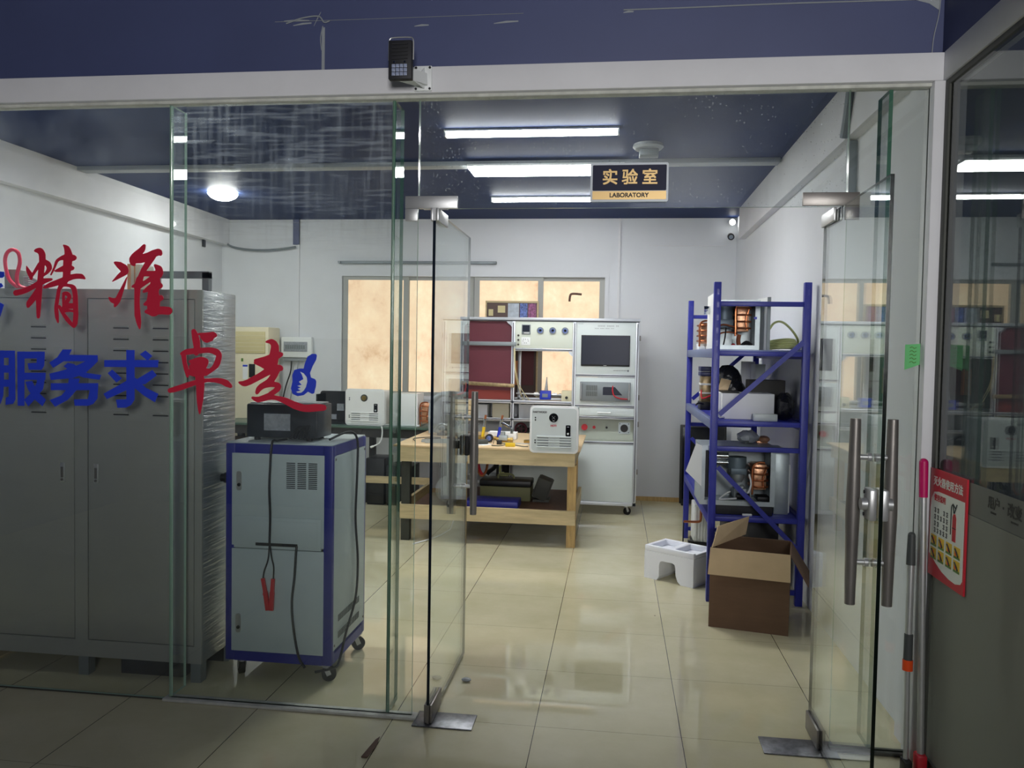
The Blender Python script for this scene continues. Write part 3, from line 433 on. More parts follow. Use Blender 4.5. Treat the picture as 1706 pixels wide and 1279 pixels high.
# conduits and trunking on the walls
f=MB(); f.box(-3.548,8.69,1.69,-3.53,8.704,2.998); solo('wall_conduit','thin white conduit running from ceiling down to the white breaker box','conduit',f,'paint_white')
f=MB(); f.box(.002,8.688,1.9,.026,8.704,2.998); solo('wall_conduit','thin white conduit on the back wall behind the test cabinet','conduit',f,'paint_white')
f=MB(); f.box(.32,8.695,2.706,1.12,8.704,2.716); solo('cable_trunking','thin white cable strip running level on the back wall at right','trunking',f,'paint_white')
f=MB(); f.box(-3.6,8.675,2.72,-3.53,8.704,2.998); solo('wall_duct','short dark duct at the top of the back wall left of the window','duct',f,'navy_wall')
f=MB(); f.tube([(-4.43,8.66,2.77),(-4.3,8.66,2.69),(-4.05,8.66,2.655),(-3.8,8.66,2.66),(-3.56,8.66,2.69)],.012,8); solo('hanging_cable','dark cable sagging across the upper left back wall','cable',f,'gray_metal')
f=MB(); f.box(-4.445,8.25,2.64,-4.43,8.30,2.75); solo('wall_clip','small dark clip high on the left wall','clip',f,'black')
f=MB(); f.tube([(1.150,4.30,2.99),(1.150,4.36,2.82),(1.150,4.42,2.70)],.022,10,4); f.box(1.185,4.44,2.30,1.224,4.50,2.69); solo('wall_cable_duct','dark cable and grey duct running down the right wall','duct',f,'gray_metal')
f=MB(); f.box(-3.067,8.66,2.508,-1.299,8.70,2.538,.004); f.box(-3.067,8.64,2.512,-3.04,8.66,2.534); f.box(-1.33,8.64,2.512,-1.299,8.66,2.534); solo('curtain_rail','long grey curtain rail mounted above the rear window','curtain rail',f,'gray_metal')
# ceiling: cable tray, lamps, fittings
f=MB(); f.box(-4.35,6.08,2.965,1.15,6.20,2.999,.003); solo('cable_tray','long pale cable tray crossing the navy laboratory ceiling','cable tray',f,'tray_gray')
def lamp(label,x0,x1,y,wd,h,power):
    t=thing('ceiling_light',label,'ceiling light',((x0+x1)/2,y,2.999),0,'ceiling lights over the laboratory')
    m=MB(); m.box(x0,y-wd/2-.012,2.985,x1,y+wd/2+.012,2.9985); part(t,'housing',m,'white_plastic')
    m=MB(); m.box(x0+.01,y-wd/2,2.985-h,x1-.01,y+wd/2,2.985,.008); part(t,'diffuser',m,'lamp')
    for xx in (x0,x1-.01): 
        c=MB(); c.box(xx,y-wd/2-.002,2.984-h,xx+.01,y+wd/2+.002,2.985); part(t,'end_cap',c,'white_plastic')
lamp('slim lit tube light nearest the glass front',-1.14,-.008,5.24,.05,.030,1)
t=thing('ceiling_light','wide bright panel light in the middle, fixed under the cable tray','ceiling light',(-.55,6.2,2.965),0,'ceiling lights over the laboratory')
m=MB(); m.box(-1.14,6.03,2.950,.034,6.34,2.9645); part(t,'housing',m,'white_plastic'); m=MB(); m.box(-1.135,6.035,2.935,.029,6.335,2.950,.004); part(t,'diffuser',m,'lamp')
lamp('added unseen lamp behind the header filling the left side',-3.7,-2.55,4.1,.28,.022,1)  # extra lamp, added out of sight to brighten the left wall
lamp('slim lit tube light farthest back, near the rear window',-1.18,-.008,7.49,.05,.030,1)
t=thing('ceiling_light','round lit dome lamp on the left part of the ceiling','ceiling light',(-3.66,7.17,2.999),0,'ceiling lights over the laboratory',world=False)
m=MB(); m.lathe([(.125,0),(.125,-.012),(.122,-.014)],32); part(t,'housing',m,'white_plastic'); m=MB(); m.lathe([(.135,-.014),(.132,-.022),(.11,-.048),(.07,-.068),(.02,-.075),(.001,-.076)],32); part(t,'diffuser',m,'dome_lamp')
t=thing('ceiling_fan_vent','round grey vent fitting on the ceiling behind the laboratory sign','vent',(.19,5.67,2.999),0,world=False)
m=MB(); m.lathe([(.10,0),(.105,-.02),(.09,-.035),(.03,-.04),(.001,-.04)],28); part(t,'grille',m,'tray_gray'); m=MB(); m.box(-.06,-.05,-.085,.07,.05,-.04,.006); part(t,'body',m,'gray_metal')
t=thing('spot_lamp','small lit spot lamp in the upper right back corner','spot lamp',(1.16,8.6,2.90)); m=MB(); m.cyl((1.165,8.69,2.955),(1.165,8.62,2.945),.03,18); part(t,'body',m,'white_plastic'); m=MB(); m.ball((1.165,8.605,2.94),.03,16); part(t,'bulb',m,'spot_lamp')
t=thing('security_camera','small dark security camera under the lit spot lamp','camera',(1.16,8.6,2.76)); m=MB(); m.cyl((1.16,8.70,2.82),(1.16,8.64,2.82),.016,14); m.box(1.145,8.62,2.80,1.175,8.66,2.83); part(t,'bracket',m,'white_plastic'); m=MB(); m.cyl((1.157,8.66,2.805),(1.15,8.575,2.785),.034,18); part(t,'body',m,'black'); m=MB(); m.cyl((1.15,8.574,2.785),(1.1495,8.57,2.784),.022,18); part(t,'lens',m,'chrome')
# peeled paint and cracks on the navy wall
f=MB()
for a,b in (((-1.41,2.925),(-1.30,2.922)),((-1.37,2.905),(-1.29,2.912)),((-1.28,2.90),(-1.25,2.955)),((-.85,2.885),(-.79,2.887)),((-.52,2.885),(-.42,2.89)),((.0,2.91),(.04,2.912))):
    d=b[1]-a[1]; f.add([(a[0],3.2885,a[1]),(b[0],3.2885,b[1]),(b[0],3.2885,b[1]+.005),((a[0]+b[0])/2,3.2885,(a[1]+b[1])/2+.008),(a[0],3.2885,a[1]+.003)],[(0,1,2,3,4)])
f.tube([(-1.40,3.287,2.915),(-1.33,3.286,2.935),(-1.26,3.286,2.94),(-1.235,3.286,2.915),(-1.21,3.286,2.92)],.003,5); f.tube([(-1.245,3.287,2.80),(-1.25,3.287,2.85),(-1.24,3.287,2.90)],.002,5)
f.tube([(1.165,3.287,2.71),(1.17,3.287,2.78),(1.185,3.287,2.86),(1.19,3.287,2.92)],.002,5); f.add([(1.10,3.2885,2.92),(1.19,3.2885,2.92),(1.185,3.2885,2.88),(1.15,3.2885,2.905)],[(0,1,2,3)])
f.tube([(-1.45,3.288,2.924),(-1.0,3.288,2.922),(-.4,3.288,2.923)],.0012,4); f.tube([(.0,3.288,2.922),(.27,3.288,2.922),(.6,3.288,2.924),(1.0,3.288,2.922),(1.19,3.288,2.922)],.0028,5); f.box(-1.245,3.2885,2.708,-1.232,3.2899,2.895)
struct('trim_13',f,'tray_gray')
# ================================================================ LETTERING ON THE GLASS
VY0,VY1=3.2828,3.2848
def vinyl(key,name,label,matname,poly=False,hole=False,pick=slice(None)):
    mb=MB()
    if poly:
        L=[[(x/1e4,z/1e4) for x,z in l] for l in POLYS[key]]
        if hole: mb.prism(L[0],VY0,VY1,'XZ',holes=[L[1]])
        else:
            for k,l in enumerate(L[pick]): mb.prism(l,VY0-k*6e-5,VY1-k*6e-5)
    else:
        for g in BRUSH[key]:
            g=[[(x/1e4,z/1e4) for x,z in l] for l in g]; mb.prism(g[0],VY0,VY1,'XZ',holes=g[1:])
    return solo(name,label,'lettering',mb,matname)
vinyl('jing','vinyl_character','red brush-script character on the glass, upper row, left of two','red_vinyl')
vinyl('zhun','vinyl_character','red brush-script character on the glass, upper row, beside the pane joint','red_vinyl')
vinyl('zhuo','vinyl_character','red brush-script character on the glass, lower row, touching the pane joint','red_vinyl')
vinyl('chao','vinyl_character','red brush-script character on the glass with a long sweeping foot stroke','red_vinyl')
vinyl('fu','vinyl_character','bold blue character on the glass cut by the left picture edge','blue_vinyl',True)
vinyl('wu','vinyl_character','bold blue character on the glass, middle of the three blue ones','blue_vinyl',True)
vinyl('qiu','vinyl_character','bold blue character on the glass, right of the three blue ones','blue_vinyl',True)
vinyl('cut','vinyl_character','blue pointed scrap of a character at the left edge, just above the blue row','blue_vinyl',True,pick=slice(0,1))
vinyl('cut','vinyl_character','blue scraps of a character at the left edge beside the small box on the locker','blue_vinyl',True,pick=slice(1,3))
vinyl('thumb','vinyl_emblem','blue thumbs-up hand emblem on the glass after the red lettering','blue_vinyl',True,True)
# laboratory sign on the transom
t=thing('room_sign','navy and gold laboratory sign plate fixed to the transom glass','sign',(.038,3.279,2.165))
m=MB(); m.prism(rrect(-.116,2.164,.192,2.318,.008),3.2765,3.2845); part(t,'backing_plate',m,'acrylic')
m=MB(); m.prism(rrect(-.107,2.208,.184,2.309,.004),3.2745,3.2763); part(t,'navy_field',m,'sign_navy')
m=MB(); m.box(-.107,3.2745,2.173,.184,3.2763,2.206); part(t,'gold_band',m,'gold')
m=MB()
for ch,x in (('实',-.038),('验',.040),('室',.119)):
    q=text_mb(ch,.064,(x,3.2738,2.257),(1,0,0),(0,0,1),.0012); m.add(q.v,q.f)
part(t,'chinese_lettering',m,'gold'); part(t,'english_lettering',text_mb('LABORATORY',.024,(.038,3.2738,2.189),(1,0,0),(0,0,1),.0007),'ink')
# flood light on its bracket
t=thing('flood_light','small dark LED flood light on a bracket above the glass front','flood light',(-.85,3.13,2.61))
m=MB(); m.box(-.905,3.105,2.612,-.812,3.135,2.762,.004); 
for i in range(5): m.box(-.89,3.101,2.688+.014*i,-.828,3.105,2.692+.014*i)
part(t,'housing',m,'black_soft')
m=MB()
for i in range(4):
    for j in range(3): m.box(-.890+.0158*i,3.100,2.624+.0155*j,-.8765+.0158*i,3.105,2.6375+.0155*j,.001)
part(t,'led_grid',m,'led_gray')
m=MB(); m.tube([(-.907,3.12,2.69),(-.907,3.12,2.75),(-.903,3.12,2.772),(-.885,3.12,2.777),(-.83,3.12,2.777),(-.813,3.12,2.772),(-.809,3.12,2.75),(-.809,3.12,2.69)],.0028,8,3); part(t,'yoke',m,'steel')
m=MB(); m.cyl((-.880,3.104,2.676),(-.880,3.098,2.676),.004,10); m.cyl((-.838,3.104,2.676),(-.838,3.098,2.676),.004,10); part(t,'screws',m,'chrome')
m=MB(); m.box(-.835,3.236,2.607,-.762,3.2445,2.707,.003); m.beam((-.80,3.236,2.65),(-.85,3.136,2.64),.05,.045); m.sheet([(-.79,3.237,2.70),(-.79,3.237,2.615),(-.815,3.15,2.62)],.004); part(t,'bracket',m,'white_plastic')
m=MB()
for x in (-.827,-.770):
    for z in (2.615,2.699): m.cyl((x,3.2362,z),(x,3.233,z),.005,10)
part(t,'bolts',m,'black')
# extinguisher notice
t=thing('notice_board','red and white fire extinguisher instruction notice on the side glass','notice',(1.2,3.07,.745))
Y0,Y1,Z0,Z1=2.918,3.232,.745,1.148; D=Y1-Y0; H=Z1-Z0
def np_(u,v): return (Y1-u*D,Z0+v*H)
m=MB(); m.prism([(Y0,Z0),(Y1,Z0),(Y1,Z1),(Y0,Z1)],1.1995,1.2065,'YZ'); part(t,'board',m,'poster_red')
inner=[np_(u,v) for u,v in ((.03,.20),(.03,.62),(.05,.72),(.12,.785),(.25,.80),(.97,.80),(.97,.12),(.93,.085),(.80,.06),(.62,.065),(.42,.09),(.22,.14),(.10,.185))]
m=MB(); m.prism(inner,1.1985,1.1994,'YZ'); part(t,'white_field',m,'poster_white')
part(t,'title_lettering',text_mb('灭火器使用方法',.037,(1.1990,(Y0+Y1)/2,Z0+.885*H),(0,-1,0),(0,0,1),.0008),'poster_white')
part(t,'subtitle_lettering',text_mb('使用说明',.026,(1.1982,Y1-.30*D,Z0+.735*H),(0,-1,0),(0,0,1),.0008),'poster_red')
m=MB()
for r in range(4):
    for k in range(5):
        if k==2 and r in (0,2): continue
        y,z=np_(.15+.085*k,.64-.062*r)
        for a in range(3): m.box(1.1978,y-.017,z-.002-.006*a,1.1984,y-.001-.004*(a%2),z-.006*a+.001)
        m.box(1.1978,y-.010,z-.017,1.1984,y-.008,z+.004)
part(t,'text_lines',m,'ink')
m=MB(); y,z=np_(.72,.42); m.prism([(y-.015,z),(y+.015,z),(y+.015,z+.085),(y+.007,z+.098),(y-.007,z+.098),(y-.015,z+.085)],1.1976,1.1984,'YZ'); part(t,'extinguisher_picture',m,'poster_red')
m=MB(); m.tube([(1.198,y+.004,z+.10),(1.198,y+.012,z+.125),(1.198,y+.026,z+.115),(1.198,y+.028,z+.02)],.002,5); m.box(1.1974,y-.016,z+.045,1.1978,y+.016,z+.048); m.beam((1.198,y,z+.10),(1.198,y-.02,z+.135),.004,.002); m.beam((1.198,y+.015,z+.132),(1.198,y-.012,z+.118),.004,.002); part(t,'hose_picture',m,'ink')
for r in range(2):
    for k in range(4):
        y,z=np_(.16+.22*k,.335-.12*r); m=MB(); m.box(1.1978,y-.026,z-.02,1.1984,y+.026,z+.022); m.mi=1; m.box(1.1974,y-.026,z-.020,1.1978,y+.026,z-.012); m.mi=2; m.tube([(1.1976,y+.015,z+.014),(1.1976,y,z+.002),(1.1976,y-.012,z-.01)],.0035,5,2); m.mi=3; m.box(1.1974,y+.004*k-.006,z-.012,1.1977,y+.004*k+.004,z+.012)
        part(t,'step_picture',m,('poster_yellow','poster_green','ink','orange'))
# sticky note
m=MB(); m.sheet([(1.105,3.281,1.612),(1.105,3.281,1.515),(1.160,3.281,1.536),(1.160,3.281,1.616)],.0015); t=solo('sticky_note','green handwritten note stuck on the narrow glass pane at right','note',m,'green_note'); c=t.location.copy(); ROOT[t.name]=Matrix.Translation(c).inverted()
m=MB()
for i in range(5): m.tube([(1.122,3.2788,1.60-.014*i),(1.130,3.2788,1.604-.014*i),(1.138,3.2788,1.598-.014*i),(1.146,3.2788,1.602-.014*i)],.0012,4,3)
part(t,'handwriting',m,'poster_green')
# mops against the corner post
t=thing('mop','tall steel mop handle with a magenta grip leaning at the corner post','mop',(1.163,3.19,0))
m=MB(); m.cyl((1.172,3.16,.06),(1.168,3.215,1.04),.0125,18); part(t,'pole',m,'steel'); m=MB(); m.cyl((1.168,3.215,1.035),(1.1675,3.222,1.165),.0155,18,.0165); m.ball((1.1675,3.222,1.166),.0163,14); part(t,'grip',m,'magenta'); m=MB(); m.box(1.152,3.135,0,1.19,3.185,.075,.008); part(t,'base',m,'poster_red')
t=thing('mop','shorter steel mop handle with grey grip and orange collar at the doorway','mop',(1.13,3.17,0))
MX=-.010
m=MB(); m.cyl((1.130+MX,3.16,.05),(1.1345+MX,3.19,.42),.0095,16); m.cyl((1.1345+MX,3.19,.40),(1.143+MX,3.215,.80),.0125,16); part(t,'pole',m,'steel'); m=MB(); m.cyl((1.1412+MX,3.214,.775),(1.143+MX,3.220,.885),.0165,16,.014); m.ball((1.143+MX,3.220,.886),.0142,12); part(t,'grip',m,'grip_gray')
m=MB(); m.cyl((1.1343+MX,3.1885,.40),(1.1363+MX,3.194,.515),.0165,16,.0155); part(t,'clamp_sleeve',m,'grip_gray'); m=MB(); m.cyl((1.1338+MX,3.187,.378),(1.1345+MX,3.1893,.418),.0185,16); part(t,'collar',m,'orange'); m=MB(); m.box(1.105,3.13,0,1.135,3.18,.05,.004); part(t,'base',m,'black')
# scraps on the corridor floor
m=MB(); m.sheet([(-.93,2.93,.002),(-.905,2.93,.002),(-.895,3.02,.006),(-.90,3.08,.012),(-.915,3.07,.003)],.003); solo('leaf','dry brown leaf on the corridor floor left of the doorway','leaf',m,'wood_brown')
m=MB(); m.ball((-.665,3.70,.010),.012,10,2.0,1.3,.8); solo('plastic_scrap','crumpled clear scrap on the floor beside the left door leaf','litter',m,'plastic_bag')
# ================================================================ LEFT SIDE: LOCKER
t=thing('steel_locker','tall grey double-door steel locker wrapped in stretch film at far left','locker',(-2.7,3.62,0))
LX0,LX1,LY0,LY1,LZ0,LZ1=-3.42,-1.868,3.47,3.80,.09,1.815
m=MB(); m.box(LX0,LY0+.012,LZ0,LX1-.001,LY1,LZ1,.004); part(t,'body',m,'locker_film')
m=MB(); m.box(LX0,LY0,LZ1-.042,LX1,LY0+.012,LZ1); m.box(LX0,LY0,LZ0,LX1,LY0+.012,.170); m.box(LX1-.035,LY0,.170,LX1,LY0+.012,LZ1-.042); m.box(LX0,LY0,.170,LX0+.035,LY0+.012,LZ1-.042); m.box(-2.498,LY0,.170,-2.434,LY0+.012,LZ1-.042); part(t,'front_frame',m,'locker_front_film')
for (x0,x1,cols,hx) in ((-3.38,-2.5025,(-3.22,-2.96,-2.68),-2.558),(-2.4295,-1.907,(-2.265,-2.07),-2.388)):
    m=MB(); m.box(x0,LY0+.001,.174,x1,LY0+.0115,LZ1-.046,.002)
    for cx in cols:
        for k in range(8):
            z=1.640-.052*k if k<7 else 1.24; m.box(cx-.036,LY0-.003,z,cx+.036,LY0+.001,z+.010,.0015); 
    d=part(t,'door',m,'locker_front_film')
    m=MB(); m.mi=0
    for cx in cols:
        for k in range(8):
            z=1.640-.052*k if k<7 else 1.24; m.box(cx-.038,LY0-.0012,z-.006,cx+.038,LY0+.001,z-.001)
    part(d,'louvres',m,'black_soft')
    m=MB(); m.box(hx-.012,LY0-.006,.912,hx+.012,LY0+.001,1.004,.003); h=part(d,'handle',m,'steel'); m=MB(); m.box(hx-.006,LY0-.009,.935,hx+.006,LY0-.0062,.985); m.cyl((hx,LY0-.0062,.925),(hx,LY0-.011,.925),.006,10); part(h,'latch',m,'steel_dark')
for x in (LX0+.04,-2.46,LX1-.03):
    for y in (LY0+.03,LY1-.03): m=MB(); m.box(x-.025,y-.025,0,x+.025,y+.025,LZ0); part(t,'foot',m,'locker_gray')
m=MB(); m.cyl((LX1,3.66,.93),(LX1+.018,3.66,.93),.02,16); m.cyl((LX1+.018,3.66,.93),(LX1+.03,3.66,.93),.026,16); part(t,'side_knob',m,'black')
m=MB(); m.box(LX0+.03,LY0+.27,.0,LX1-.03,LY0+.29,LZ0-.0005); part(t,'shade_panel',m,'black_soft')  # dark panel standing in for the shade under the locker
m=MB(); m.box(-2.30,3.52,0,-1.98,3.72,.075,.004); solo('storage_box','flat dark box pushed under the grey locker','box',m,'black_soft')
m=MB(); m.box(-3.10,3.50,0,-2.985,3.72,.012,.002); solo('floor_board','pale board lying under the grey locker at the left edge','board',m,'wood_light')
# things on the locker
m=MB(); m.tube([(-2.885,3.60,1.826),(-2.935,3.60,1.87),(-2.955,3.60,1.95),(-2.945,3.60,1.995),(-2.915,3.60,2.012),(-2.885,3.60,1.995),(-2.877,3.60,1.95),(-2.893,3.60,1.885),(-2.885,3.60,1.84),(-2.845,3.60,1.825)],.009,10); solo('red_hose','loop of bright red hose standing on the grey locker','hose',m,'red_tube')
t=thing('device_box','small grey-brown box with an aerial on the grey locker','box',(-2.945,3.66,1.815)); m=MB(); m.box(-2.985,3.63,1.815,-2.925,3.72,1.92,.003); part(t,'case',m,'gray_box'); m=MB(); m.cyl((-2.94,3.68,1.92),(-2.935,3.68,1.97),.002,8); part(t,'aerial',m,'black')
m=MB()
for k in range(6): m.tube([(-2.905,3.66,1.885-.010*k),(-2.86,3.66+.006*k,1.88-.010*k),(-2.80,3.67,1.845-.004*k),(-2.77,3.67,1.82)],.0045,6)
solo('cable_bundle','bundle of grey ribbon cables beside the small box on the locker','cable',m,'tray_gray')
t=thing('file_box','upright box with orange and cream stripes on the grey locker','box',(-2.28,3.65,1.815)); m=MB(); m.box(-2.315,3.60,1.815,-2.255,3.72,1.945,.003); part(t,'case',m,'cream'); m=MB(); m.box(-2.316,3.598,1.815,-2.300,3.6005,1.945); m.box(-2.282,3.598,1.815,-2.276,3.6005,1.945); part(t,'stripes',m,'orange_box')
m=MB()
for a,b in (((-2.17,1.815),(-2.17,1.905)),((-1.915,1.815),(-1.915,1.905))): m.box(a[0]-.016,3.585,a[1],a[0]+.016,3.617,b[1])
m.box(-2.186,3.585,1.878,-1.899,3.617,1.910); solo('steel_frame_bracket','grey square-tube bracket standing at the right end of the locker','bracket',m,'locker_gray')
# ================================================================ BLUE EQUIPMENT CABINET
t=thing('equipment_cabinet','blue-framed equipment cabinet on casters with pale grey panels','cabinet',(-1.53,3.8,0))
BX0,BX1,BY0,BY1,BZ0,BZ1=-1.797,-1.277,3.56,4.055,.085,1.110
m=MB(); e=.045
for x in (BX0,BX1-e):
    for y in (BY0,BY1-e): m.box(x,y,BZ0,x+e,y+e,BZ1,.004)
for z0,z1 in ((BZ0,BZ0+.045),(BZ1-.048,BZ1)):
    m.box(BX0+e,BY0+.001,z0,BX1-e,BY0+e,z1); m.box(BX0+e,BY1-e,z0,BX1-e,BY1-.001,z1); m.box(BX0+.001,BY0+e,z0,BX0+e,BY1-e,z1); m.box(BX1-e,BY0+e,z0,BX1-.001,BY1-e,z1)
part(t,'frame',m,'blue_paint')
m=MB(); m.box(BX0+.004,BY0+.004,BZ1,BX1-.004,BY1-.004,BZ1+.006,.002); part(t,'top_panel',m,'panel_gray')
def cabinet_latch(par,x,z):
    m=MB(); m.rbox(x-.0125,z-.045,x+.0125,z+.045,BY0-.006,BY0-.0005,.0115); h=part(par,'latch',m,'steel'); m=MB(); m.cyl((x+.002,BY0-.006,z-.018),(x+.002,BY0-.012,z-.018),.008,12); part(h,'keyhole',m,'black')
m=MB(); m.box(BX0+.030,BY0-.0005,.632,BX1-.040,BY0+.012,1.066,.002); d=part(t,'upper_door',m,'panel_gray'); cabinet_latch(d,-1.730,.936)
m=MB()
for c in range(3):
    for r in range(14): x=-1.500+.053*c; m.box(x,BY0-.0015,.908+.0089*r,x+.042,BY0-.0002,.9125+.0089*r)
part(d,'vent_slots',m,'black_soft')
m=MB(); m.box(BX0+.030,BY0-.0005,.131,BX1-.040,BY0+.012,.618,.002); d=part(t,'lower_door',m,'panel_gray'); cabinet_latch(d,-1.731,.264)
m=MB(); 
for z0,z1,x0,x1 in ((.622,.770,-1.754,-1.329),): m.box(x0,BY0-.006,z0,x1,BY0-.0006,z1,.003)
dr=part(t,'drawer_panel',m,'panel_gray'); m=MB(); m.box(-1.737,BY0-.0085,.640,-1.346,BY0-.0062,.754,.001); part(dr,'raised_plate',m,'panel_gray')
m=MB(); m.box(-1.645,BY0-.0105,.637,-1.441,BY0-.0087,.651); part(dr,'slot',m,'black')
m=MB(); m.box(BX1-.008,BY0+.022,.148,BX1+.0012,BY1-.018,1.060,.001); sp=part(t,'side_panel',m,'panel_gray')
m=MB()
for k in range(22):
    y=BY0+.085+.0145*k
    for z in (.205,.285): m.box(BX1+.0012,y,z-.016,BX1+.0024,y+.006,z+.016)
part(sp,'side_vents',m,'black_soft')
m=MB()
for y in (BY0+.034,BY1-.03):
    for z in (.17,1.045): m.cyl((BX1+.0012,y,z),(BX1+.004,y,z),.006,10)
part(sp,'screws',m,'steel_dark')
m=MB(); m.box(BX0+.002,BY0+e,BZ0+.045,BX0+.008,BY1-e,BZ1-.048); part(t,'far_side_panel',m,'panel_gray'); m=MB(); m.box(BX0+e,BY1-.012,BZ0+.045,BX1-e,BY1-.004,BZ1-.048); part(t,'back_panel',m,'panel_gray')
for x,y,a in ((BX0+.06,BY0+.05,2.2),(BX1-.04,BY0+.04,.4),(BX0+.06,BY1-.06,1.5),(BX1-.03,BY1-.05,.6)): caster(t,x,y,.084,.034,a)
m=MB(); m.tube([(-1.345,3.70,1.125),(-1.30,3.83,1.150),(-1.262,3.86,1.115),(-1.263,3.87,.95),(-1.266,3.86,.72),(-1.262,3.89,.50),(-1.262,3.86,.32),(-1.262,3.72,.19),(-1.262,3.63,.09),(-1.275,3.60,.065),(-1.35,3.545,.060)],.006,8); part(t,'power_cable',m,'black','black cable hanging down the right side')
m=MB(); m.tube([(-1.445,3.5515,.642),(-1.447,3.546,.60),(-1.452,3.545,.50),(-1.464,3.545,.38),(-1.455,3.545,.26),(-1.43,3.545,.13),(-1.40,3.55,.075)],.006,8); part(t,'power_cable',m,'black','black cable from the slot')
t=thing('clamp_leads','dark test lead hanging down the blue cabinet with two red crocodile clips','test lead',(-1.57,3.54,.335))
m=MB(); m.tube([(-1.56,3.70,1.12),(-1.562,3.60,1.124),(-1.566,3.548,1.118),(-1.572,3.541,1.0),(-1.575,3.541,.90),(-1.569,3.538,.78),(-1.571,3.538,.655)],.0055,8); m.tube([(-1.571,3.538,.66),(-1.578,3.54,.58),(-1.598,3.542,.52),(-1.604,3.542,.48)],.0035,6); m.tube([(-1.570,3.538,.66),(-1.562,3.54,.59),(-1.552,3.542,.54),(-1.554,3.542,.48)],.0035,6); part(t,'leads',m,'black')
for x0,x1 in ((-1.604,-1.578),(-1.554,-1.562)):
    m=MB(); m.beam((x0,3.541,.487),((x0+x1)/2,3.541,.42),.016,.012); m.beam(((x0+x1)/2,3.541,.425),(x1,3.541,.338),.020,.012); m.cyl(((x0+x1)/2,3.533,.415),((x0+x1)/2,3.549,.415),.010,12); part(t,'clip',m,'red_plastic')
t=thing('black_machine','dark film-wrapped instrument box standing on the blue cabinet','instrument',(-1.56,3.75,1.116))
m=MB(); m.box(-1.745,3.66,1.130,-1.392,3.86,1.290,.008); part(t,'case',m,'machine_film'); m=MB(); m.box(-1.655,3.6565,1.165,-1.525,3.6596,1.245); part(t,'paper_label',m,'paper_gray')
m=MB(); m.box(-1.735,3.68,1.2905,-1.405,3.85,1.297,.003); part(t,'lid_film',m,'plastic_bag')
for x in (-1.70,-1.44):
    for y in (3.685,3.835): m=MB(); m.cyl((x,y,1.1165),(x,y,1.130),.015,14); part(t,'foot',m,'rubber')
m=MB(); 
for k in range(4): m.tube([(-1.52+.02*k,3.652,1.13),(-1.50+.02*k,3.645,1.16+.008*k),(-1.465+.014*k,3.645,1.185),(-1.44,3.648,1.15),(-1.43,3.652,1.13)],.007,6)
part(t,'cable_coil',m,'rubber')
# ================================================================ REAR LEFT: AIR CONDITIONER, BREAKER BOX, BENCH
t=thing('air_conditioner','cream floor-standing air conditioner in the back left of the laboratory','air conditioner',(-3.92,8.4,0))
m=MB(); m.box(-4.14,8.30,0,-3.71,8.60,1.785,.012); part(t,'body',m,'cream'); m=MB(); m.box(-4.115,8.292,1.50,-3.745,8.2995,1.735,.004); g=part(t,'outlet_panel',m,'cream_dark')
m=MB()
for k in range(5): m.box(-4.105,8.289,1.53+.04*k,-3.755,8.2918,1.534+.04*k)
part(g,'louvre_lines',m,'cream'); m=MB(); m.box(-3.93,8.293,1.24,-3.86,8.2995,1.385,.003); part(t,'display',m,'black_gloss')
m=MB(); m.box(-4.0,8.297,1.22,-3.945,8.2997,1.38); m.mi=1; m.box(-4.0,8.2955,1.355,-3.945,8.297,1.375); part(t,'energy_label',m,('paper','meter_blue')); m=MB(); m.box(-4.02,8.2975,1.41,-3.995,8.2998,1.445); part(t,'badge',m,'poster_green')
t=thing('breaker_box','white wall breaker box with grey window on the back wall','breaker box',(-3.53,8.68,1.43))
m=MB(); m.box(-3.712,8.63,1.46,-3.358,8.7035,1.688,.008); part(t,'case',m,'white_plastic'); m=MB(); m.box(-3.68,8.625,1.525,-3.405,8.6298,1.635,.002); wn=part(t,'window',m,'paper_gray')
m=MB()
for k in range(9): m.box(-3.66+.026*k,8.6225,1.555,-3.64+.026*k,8.6249,1.60)
part(wn,'breakers',m,'gray_metal'); m=MB(); m.box(-3.69,8.65,1.42,-3.38,8.70,1.459,.004); part(t,'lower_cover',m,'tray_gray')
m=MB(); m.tube([(-3.60,8.66,1.42),(-3.61,8.66,1.30),(-3.66,8.66,1.15),(-3.70,8.66,.98),(-3.72,8.66,.83)],.008,7); solo('power_cable','dark cable dropping from the breaker box to the green bench','cable',m,'black')
m=MB(); m.tube([(-3.52,8.66,1.42),(-3.54,8.66,1.25),(-3.60,8.66,1.05),(-3.63,8.66,.83)],.007,7); solo('power_cable','pale cable dropping from the breaker box to the green bench','cable',m,'tray_gray')
t=thing('workbench','long green-topped workbench along the rear wall, left side','workbench',(-2.75,8.1,0))
m=MB(); m.box(-4.05,7.74,.778,-1.56,8.28,.80,.003); part(t,'tabletop',m,'bench_green'); m=MB(); m.box(-4.03,7.77,.69,-1.58,7.80,.777); m.box(-4.03,8.22,.69,-1.58,8.25,.777); part(t,'apron',m,'bench_edge')
for x in (-3.98,-2.52,-1.66):
    for y in (7.79,8.23): m=MB(); m.box(x-.03,y-.03,0,x+.03,y+.03,.777); part(t,'leg',m,'bench_edge')
m=MB(); m.box(-3.95,7.785,.232,-1.69,7.815,.30); part(t,'lower_rail',m,'wood_light')
